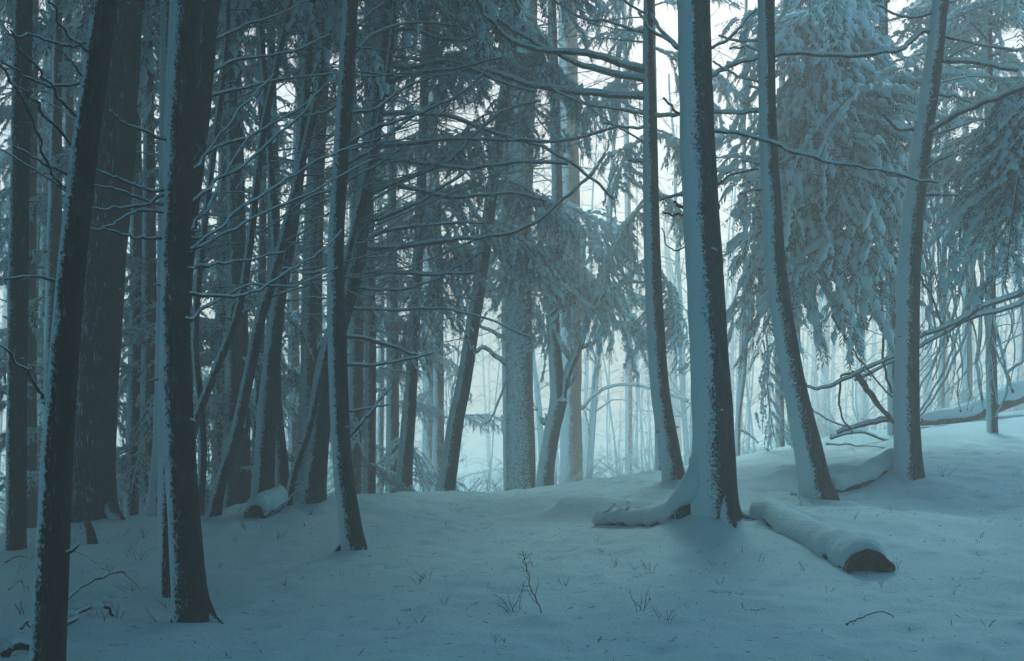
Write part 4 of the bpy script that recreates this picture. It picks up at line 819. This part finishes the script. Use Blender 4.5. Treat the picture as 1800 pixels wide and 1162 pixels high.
mb = MB(); P_ = [pt(1268, 860, 14.5), pt(1275, 900, 14.4), pt(1284, 928, 14.25), pt(1292, 948, 14.1)]; P_[-1][2] = gz(P_[-1][0], P_[-1][1]) - .05
tube(mb, catmull(P_, 8), np.linspace(.15, .05, 25), 16); link('root', mb.build('root', [M_HERO], t20.root.location), t20.root)
for T_, qs in ((t2, [[(138, 895, 16.9), (120, 912, 16.7), (100, 925, 16.5)], [(192, 895, 16.9), (205, 908, 16.8), (216, 916, 16.7)]]),
               (t3, [[(360, 1078, 11), (378, 1090, 10.9), (392, 1096, 10.8)], [(318, 1080, 11), (305, 1092, 10.9), (296, 1098, 10.85)]]), (t12, [[(605, 955, 15), (594, 966, 14.9), (585, 972, 14.85)], [(632, 958, 15), (640, 966, 14.9), (646, 970, 14.9)]]),
               (t21, [[(1452, 858, 17.2), (1464, 866, 17.2), (1474, 872, 17.2)]]), (t22, [[(1615, 842, 18.1), (1626, 852, 18), (1634, 856, 18)], [(1578, 838, 18.1), (1566, 850, 18), (1556, 855, 18)]])):
    for q_ in qs:
        mb = MB(); P_ = [pt(*a) for a in q_]; P_[-1][2] = gz(P_[-1][0], P_[-1][1]) - .03; w_ = .12 if T_ is t2 else .05
        tube(mb, catmull(P_, 6), np.linspace(w_, w_ * .4, 13), 10); link('root', mb.build('root', [M_HERO], T_.root.location), T_.root)
# stick by the massive trunk
sk = thing('broken_stub', 'short dark broken stub poking up from the snow below the massive trunk', 'stub', gpt(161, 950, 15.6))
mb = MB(); tube(mb, catmull([pt(163, 956, 15.6), pt(159, 935, 15.7), pt(152, 915, 15.9)], 5), np.linspace(.07, .04, 11), 8); link('stub', mb.build('stub', [M_OLD], sk.location), sk)
# snow-capped stump (log end) on the crest
B0 = pt(450, 897, 17.2); B1 = pt(476, 888, 17.8); B2 = pt(492, 882, 18.3)
for p_ in (B0, B1, B2): p_[2] = gz(p_[0], p_[1]) + .05
stp = thing('tree_stump', 'low snow-capped stump lying on the crest at the foot of the stout leaning trunk', 'stump', B0)
link('stump', log_mesh([B0, B1, B2], [.15, .13, .10], 22, B0, 'stump', [M_OLD, M_WOOD], 9, .85, .08), stp)
link('snow', snow_cap([B0 + (B0 - B1) * .05, B1, B2], [.155, .14, .11], B0, seed=15, h=.11, wmul=1.08), stp)
# low buried log left of the bowed right-hand trunk
D0 = pt(1460, 842, 17.7); D1_ = pt(1510, 836, 18.0); D2 = pt(1572, 826, 18.4)
for p_ in (D0, D1_, D2): p_[2] = gz(p_[0], p_[1]) + .02
bl = thing('buried_log', 'long low log almost buried in snow, running to the foot of the bowed right-hand trunk', 'log', D0)
link('log', log_mesh([D0, D1_, D2], [.07, .11, .13], 16, D0, 'log', [M_OLD, M_WOOD], 19, .8), bl)
link('snow', snow_cap([D0, D1_, D2], [.08, .12, .13], D0, seed=25, h=.11, wmul=1.0), bl)
# big log on the right crest
E0 = pt(1620, 742, 27); E1 = pt(1700, 728, 27.3); E2 = pt(1800, 690, 28)
for p_ in (E0, E1): p_[2] = gz(p_[0], p_[1]) + .12
el = thing('fallen_log', 'long snow-covered log lying along the crest at the right edge', 'log', E0)
link('log', log_mesh([E0, E1, E2], [.10, .17, .24], 16, E0, 'log', [M_OLD, M_WOOD], 29, .9), el)
link('snow', snow_cap([E0, E1, E2], [.10, .17, .24], E0, seed=35, h=.10), el)

# ------------------------------------------------------------------ fallen tree top and vines on the right
ft = thing('fallen_treetop', 'fallen bare treetop leaning behind the bowed right-hand trunk, twiggy end towards the left', 'branch', gpt(1570, 760, 22.5))
def ftl(pts, D0, D1, w0, w1, ntw, tl, mat=None, depth=1):
    n = len(pts); P = [pt(x, y, D0 + (D1 - D0) * i / (n - 1)) for i, (x, y) in enumerate(pts)]; s = D0 / F / 2
    return branch_obj(ft, P, w0 * s, w1 * s, ntw, tl, R.randrange(10 ** 6), mat or M_TWIG, depth)
ftl([(1800, 512), (1778, 521), (1722, 540), (1668, 572), (1617, 590), (1574, 623), (1505, 655), (1460, 676), (1433, 684), (1410, 672)], 21.5, 22, 10, 4, 16, .8)
ftl([(1800, 528), (1778, 538), (1704, 561), (1617, 608), (1560, 640), (1500, 668)], 22.4, 22.4, 9, 4, 12, .7)
ftl([(1505, 655), (1520, 680), (1534, 699), (1555, 725), (1575, 748)], 22, 22, 12, 8, 4, .4, M_OLD)
ftl([(1582, 733), (1545, 740), (1516, 746), (1469, 760)], 22, 22.4, 9, 6, 8, .5)
ftl([(1500, 655), (1480, 662), (1476, 690), (1478, 730), (1500, 760)], 22, 21.6, 5, 3, 5, .3, M_BARE)
ftl([(1462, 555), (1480, 585), (1505, 623), (1535, 660), (1568, 700)], 22.2, 21.8, 4, 3, 4, .3, M_BARE)
ftl([(1548, 460), (1551, 560), (1554, 640), (1568, 690)], 22.4, 22, 4, 3, 6, .3, M_BARE)
ftl([(1500, 752), (1460, 740), (1430, 720), (1420, 690)], 22, 22, 4, 2, 6, .4)
ftl([(1617, 485), (1640, 530), (1660, 580), (1668, 600)], 22, 22, 4, 3, 4, .3, M_BARE)
for i, (pts, w_) in enumerate((([(1716, 430), (1700, 520), (1684, 580), (1655, 660), (1614, 725)], 6), ([(1700, 420), (1690, 500), (1668, 570), (1640, 640), (1612, 690)], 5), ([(1690, 400), (1680, 480), (1660, 560), (1625, 615)], 5), ([(1706, 440), (1712, 540), (1684, 620), (1640, 700), (1612, 735)], 6),
                   ([(1722, 420), (1726, 500), (1722, 600), (1718, 650), (1731, 725)], 7), ([(1738, 470), (1742, 560), (1735, 640), (1745, 700)], 5), ([(1745, 420), (1740, 520), (1760, 610), (1780, 690)], 6), ([(1670, 430), (1680, 520), (1664, 600), (1638, 668)], 4), ([(1760, 440), (1735, 540), (1742, 590), (1772, 670)], 5), ([(1690, 620), (1684, 660), (1688, 725)], 4), ([(1700, 640), (1706, 690), (1700, 720)], 3), ([(1800, 620), (1775, 650), (1765, 700), (1750, 735)], 6))):
    D = 22.8 + .25 * (i % 5); P = [pt(x, y, D) for x, y in pts]; vn = thing('vine', ['woody vine hanging from the evergreen at the right edge and sweeping down to the left', 'woody vine hanging nearly straight to the log on the right crest'][0 if pts[-1][0] < 1660 else 1], 'vine', P[-1], 'woody vines hanging at the right edge')
    top_ = P[0] + np.array([R.uniform(-.1, .3), .4, 1.6]); branch_obj(vn, [top_] + P, w_ * D / F / 2, w_ * .6 * D / F / 2, 5, .45, R.randrange(10 ** 6), M_TWIG, 1, 'stem')

for i in range(22):
    x0, y0 = R.uniform(1625, 1800), R.uniform(420, 540); x1 = x0 - R.uniform(10, 110) if i % 3 else x0 + R.uniform(-15, 25); y1 = min(R.uniform(640, 735), 742 - (x1 - 1620) * .1); D = R.uniform(22.6, 25)
    m = [(x0, y0), (x0 + R.uniform(-14, 18), y0 + (y1 - y0) * .33), (x0 * .6 + x1 * .4 + R.uniform(4, 26), y0 + (y1 - y0) * .68), (x1, y1)]
    P = [pt(x, y, D + R.uniform(-.15, .15)) for x, y in m]; vn = thing('vine', 'thin bare vine in the tangle of curved stems at the right edge', 'vine', P[-1], 'woody vines hanging at the right edge')
    branch_obj(vn, [P[0] + np.array([R.uniform(-.3, .4), .4, 1.8])] + P, R.uniform(3, 5.5) * D / F / 2, .006, 7, .45, R.randrange(10 ** 6), M_TWIG, 1, 'stem')

# ------------------------------------------------------------------ fallen branches in the left foreground
def ground_branch(name, label, cat, pts, w0, w1, ntw, tl, mat=None, group=None, lift=True):
    P = [pt(x, y, d) for x, y, d in pts]
    if lift:
        for p_ in P: p_[2] = max(p_[2], gz(p_[0], p_[1]) + .01)
        P[-1][2] = gz(P[-1][0], P[-1][1]) - .02
    th = thing(name, label, cat, P[-1], group); branch_obj(th, P, w0, w1, ntw, tl, R.randrange(10 ** 6), mat or M_TWIG, 1); return th
gb = ground_branch('fallen_branch', 'thin dead branch arching over the snow between the two left dark trunks', 'branch', [(108, 1062, 10.4), (145, 1029, 10.9), (198, 1009, 11.2), (227, 1009, 11.3), (278, 1026, 11.0)], .014, .008, 7, .28)
branch_obj(gb, [pt(118, 960, 12.2), pt(162, 983, 11.7), pt(200, 1010, 11.2)], .007, .007, 4, .25, 5, M_TWIG, 1)
g2 = ground_branch('fallen_branch', 'snow-lumped fallen branch rising from the leaning edge trunk\'s foot', 'branch', [(105, 1106, 9.8), (145, 1074, 10.5), (174, 1060, 10.8), (204, 1040, 11.2)], .020, .012, 6, .3, M_LIMB)
for x, y, D, r_ in ((140, 1050, 10.9, .07), (155, 1062, 10.7, .085), (172, 1053, 10.9, .07), (190, 1045, 11.1, .06), (132, 1066, 10.6, .06), (150, 1046, 11.1, .06), (122, 1078, 10.3, .05)):
    mb = MB(); c_ = pt(x, y, D); P_ = np.array([c_ + np.array([t_ * r_ * 1.6, 0, -.2 * r_ * t_ * t_]) for t_ in np.linspace(-1, 1, 9)]); tube(mb, P_, r_ * .75 * np.sqrt(np.clip(1.03 - np.linspace(-1, 1, 9) ** 2, 0.02, 1)) * (1 + .2 * vnoise(np.stack([np.arange(9) * .9 + x, np.zeros(9), np.zeros(9)], -1))), 12, 0, .75)
    link('snow', mb.build('snow', [M_SNOW], g2.location), g2)
ground_branch('fallen_branch', 'small snowy log poking from the bottom left corner', 'log', [(10, 1140, 9.0), (30, 1130, 9.2), (60, 1120, 9.5)], .035, .025, 2, .2, M_LIMB)
ground_branch('fallen_branch', 'straight bare stick leaning at the lower left edge', 'branch', [(38, 1105, 9.6), (50, 1092, 9.8), (60, 1080, 10)], .006, .004, 1, .1, M_BARE)
ground_branch('fallen_branch', 'thin twigs crossing the low snow at the left edge', 'branch', [(15, 1035, 12.6), (40, 1022, 12.9), (55, 1024, 12.8)], .008, .005, 5, .3)
ground_branch('fallen_branch', 'thin branch arching from the left edge above the dip', 'branch', [(10, 990, 14.6), (40, 978, 14.9), (70, 988, 14.8)], .010, .006, 6, .4)
ground_branch('fallen_branch', 'small dead branch resting against the foot of the pale crooked trunks', 'branch', [(480, 898, 17.2), (500, 882, 17.4), (525, 862, 17.6)], .014, .006, 3, .3, lift=False)
ground_branch('fallen_branch', 'half-buried stick just right of the thick upright trunk\'s root', 'branch', [(1300, 900, 14.6), (1325, 908, 14.4), (1355, 922, 14.1)], .022, .014, 2, .15, M_LIMB)
ground_branch('fallen_branch', 'dark crooked stick in the snow left of the leaning trunk\'s foot', 'branch', [(1392, 866, 16.6), (1404, 874, 16.4), (1416, 884, 16.2)], .020, .010, 2, .2, M_LIMB)
ground_branch('fallen_branch', 'thin branches lying flat on the snow slope behind the leaning trunk', 'branch', [(1452, 780, 23), (1500, 782, 22.8), (1560, 766, 23.4)], .016, .008, 9, .5)
ground_branch('fallen_branch', 'dark branch lying on the crest under the fallen treetop', 'branch', [(1460, 768, 24), (1510, 758, 24.2), (1560, 738, 24.6)], .035, .02, 6, .5, M_LIMB)
ground_branch('fallen_branch', 'stick crossing the crest between the thickest trunk and the leaning one', 'branch', [(1300, 755, 26), (1318, 765, 25.8), (1333, 778, 25.5)], .022, .014, 2, .2, lift=False)
ground_branch('fallen_branch', 'thin dead branch at the right, half sunk near the log on the crest', 'branch', [(1618, 755, 25.8), (1645, 750, 26), (1672, 738, 26.4)], .025, .012, 5, .4)
ground_branch('bent_twig', 'long bent twig arching over the snow in the lower right', 'twig', [(1488, 1098, 9.5), (1510, 1086, 9.7), (1545, 1076, 9.9), (1582, 1082, 9.8)], .0045, .003, 2, .1, M_BARE)

# ------------------------------------------------------------------ weeds and twigs poking through the snow
def weed_mesh(seed, H, n, spread, flat=False):
    rng = random.Random(seed); mb = MB()
    for i in range(n):
        az = rng.uniform(0, 6.28); L = H * rng.uniform(.5, 1.1); sp_ = rng.uniform(.2, 1) * spread; s = np.linspace(0, 1, 8)[:, None]
        Q = np.array([rng.gauss(0, .03), rng.gauss(0, .03), -.03]) + s * L * np.array([math.cos(az) * sp_, math.sin(az) * sp_ * .6, .25 if flat else 1]) + s ** 2 * L * np.array([math.cos(az) * .3, 0, -.25 * sp_]); Q = wig(Q, .07 * L, 3, seed + i)
        tube(mb, Q, np.linspace(.0042, .002, 8), 4); twigs(mb, Q, .004, rng.randint(2, 5), L * .42, rng, 0, 0, .5, .25, 3)
    return mb.build('weed', [M_BARE])
WEEDS = [weed_mesh(i, .16 + .05 * (i % 4), 2 + i % 4, .8) for i in range(10)]
FLATW = [weed_mesh(50 + i, .20, 3, 1.0, True) for i in range(5)]
sx = thing('dead_sapling', 'tallest dead sapling leaning left in the middle of the open snow', 'sapling', on_ground(955, 1083))
b_ = on_ground(955, 1083); s_ = b_[1]
branch_obj(sx, [b_ - np.array([0, 0, .05]), pt(944, 1050, s_), pt(930, 1020, s_ + .05), pt(922, 990, s_ + .1), pt(915, 970, s_ + .12)], .0055, .0025, 12, .20, 91, M_BARE, 1, 'stem')
spots = [(858, 1035, 1.0, 0), (735, 1030, .9, 1), (750, 1020, 1.0, 1), (725, 1040, .8, 2), (850, 930, .9, 1), (865, 1000, .8, 2), (793, 890, .9, 1), (860, 885, .8, 2), (683, 890, .7, 2), (530, 930, .9, 2), (545, 905, 1.2, 0), (548, 985, .9, 1), (560, 1005, .9, 2), (600, 1015, 1.0, 0),
         (620, 1010, .9, 2), (655, 925, .7, 2), (640, 940, .9, 2), (720, 1075, 1.1, 2), (770, 1075, 1.0, 2), (780, 1062, 1.0, 1), (740, 1100, .8, 1), (640, 1110, .9, 2), (905, 1075, 1.2, 0), (920, 1072, 1.0, 2), (1000, 1070, 1.0, 2), (1035, 1068, 1.1, 2), (990, 1030, .9, 1), (1010, 1045, .8, 2),
         (1020, 1085, 1.0, 2), (1075, 1035, .9, 2), (1125, 1075, 1.1, 0), (1170, 1095, 1.2, 0), (1115, 1000, .8, 1), (1143, 1010, .9, 1), (1155, 965, .7, 2), (1178, 905, .9, 0), (1265, 1030, 1.2, 0), (1275, 1045, 1.0, 2), (1300, 1043, 1.0, 2), (1305, 975, 1.0, 1), (1338, 990, 1.1, 0), (1345, 1065, .9, 2),
         (1305, 1075, 1.0, 1), (1325, 1075, .9, 2), (1412, 1008, .8, 1), (1455, 1045, .8, 1), (1490, 870, .7, 2), (1565, 898, .8, 1), (1590, 955, .8, 2), (1625, 955, .8, 2), (1660, 840, 1.1, 0), (1690, 1025, .9, 2), (1640, 1065, .8, 2), (1725, 945, .8, 1), (1760, 880, .8, 2), (1720, 830, .9, 2), (1680, 800, .9, 1), (1750, 800, .8, 2),
         (430, 930, 1.1, 0), (490, 950, 1.0, 0), (415, 955, 1.0, 1), (450, 1000, .9, 2), (400, 1060, 1.0, 2), (440, 1080, 1.0, 2), (500, 1035, .9, 1), (470, 1125, .9, 2), (240, 960, 1.0, 0), (215, 945, 1.0, 1), (190, 955, .9, 2), (255, 945, .9, 1), (140, 940, 1.2, 0), (125, 955, 1.1, 0), (225, 980, 1.1, 0),
         (245, 985, 1.0, 1), (180, 1095, 1.3, 0), (205, 1090, 1.0, 1), (275, 1090, 1.1, 2), (290, 1070, 1.0, 0), (300, 1085, .9, 2), (40, 1080, 1.3, 0), (35, 1010, 1.1, 1), (50, 985, 1.1, 1), (260, 1130, 1.0, 2), (230, 1040, 1.0, 1), (1600, 1112, 1.1, 3), (1625, 1110, .9, 3), (1090, 1130, .9, 2), (1210, 1140, .9, 2),
         (985, 930, .7, 2), (1030, 1000, .7, 2), (940, 960, .7, 1), (960, 905, .7, 2), (885, 1130, .9, 1), (560, 1060, .9, 2), (680, 1000, .8, 1), (1400, 1100, .9, 2), (1520, 1060, .8, 1), (1450, 930, .7, 2)]
for _ in range(120):
    px, py = R.uniform(30, 1790), 885 + 265 * R.random() ** 1.1
    if py < 860 + abs(px - 900) * .06 or (px > 1290 and py < 960 and px < 1400): continue
    spots.append((px, py, R.uniform(.35, .85), R.choice((1, 2, 2))))
for px, py, s_, k_ in spots:
    g = on_ground(px, py); kind = WEEDS[:4] if k_ == 0 else WEEDS if k_ == 1 else FLATW if k_ == 2 else FLATW
    o = bpy.data.objects.new('weed', R.choice(kind)); C.objects.link(o); o.location = g; o.rotation_euler = (R.gauss(0, .15), R.gauss(0, .15), R.uniform(0, 6.28)); o.scale = (s_ * R.uniform(.4, .7),) * 3
    o['category'] = 'weed'; o['group'] = 'bare weeds poking through the snow'
    o['label'] = ('bushy dry weed standing upright out of the open snow', 'thin dry weed stalk poking out of the open snow', 'low flattened twig half sunk in the open snow', 'tangled weed with bowed stems in the lower right snow')[k_]

# needles, bark crumbs and small sticks dropped on the snow: nobody could count them
def litter():
    rg = random.Random(5); mb = MB(); n = 2600; ys_ = np.array([7.8 + 15 * rg.random() ** .9 for _ in range(n)]); xs_ = np.array([rg.uniform(-.43, .43) for _ in range(n)]) * ys_
    zs_ = ground(xs_, ys_) + .006; q = np.array([[rg.gauss(0, 1), rg.gauss(0, 1), rg.gauss(0, .25), rg.random() ** 3, rg.random()] for _ in range(n)])
    c = np.stack([xs_, ys_, zs_], -1); d = norm(q[:, :3]) * (.006 + .045 * q[:, 3:4]); wv = norm(np.cross(d, [0, 0, 1.0])) * (.0015 + .004 * q[:, 4:5])
    V = np.stack([c - d - wv, c + d - wv * .5, c + d * .9 + wv, c - d + wv + np.array([0, 0, .004])], 1); mb.add(V.reshape(-1, 3), np.arange(n * 4).reshape(-1, 4))
    o = link('litter', mb.build('litter', [M_BARE], smooth=False), kind='stuff'); o['label'] = 'needles and bark crumbs sprinkled over the snow'; o['category'] = 'litter'
litter()
# ------------------------------------------------------------------ haze
def haze_box():
    mb = MB(); x0, x1, y0, y1, z0, z1 = -128, 128, -33, 303, -9, 19.5
    v = [(x, y, z) for x in (x0, x1) for y in (y0, y1) for z in (z0, z1)]
    f = [(0, 1, 3, 2), (4, 6, 7, 5), (0, 4, 5, 1), (2, 3, 7, 6), (0, 2, 6, 4), (1, 5, 7, 3)]
    mb.add(v, f); m = bpy.data.materials.new('haze'); m.use_nodes = True; t = m.node_tree; t.nodes.clear()
    o = t.nodes.new('ShaderNodeOutputMaterial'); p = t.nodes.new('ShaderNodeVolumePrincipled')
    p.inputs['Color'].default_value = (1.0, 0.87, 0.78, 1); p.inputs['Density'].default_value = FOG_DENSITY; p.inputs['Anisotropy'].default_value = .3
    t.links.new(p.outputs[0], o.inputs['Volume'])
    link('haze', mb.build('haze', [m], smooth=False), kind='stuff')
haze_box()
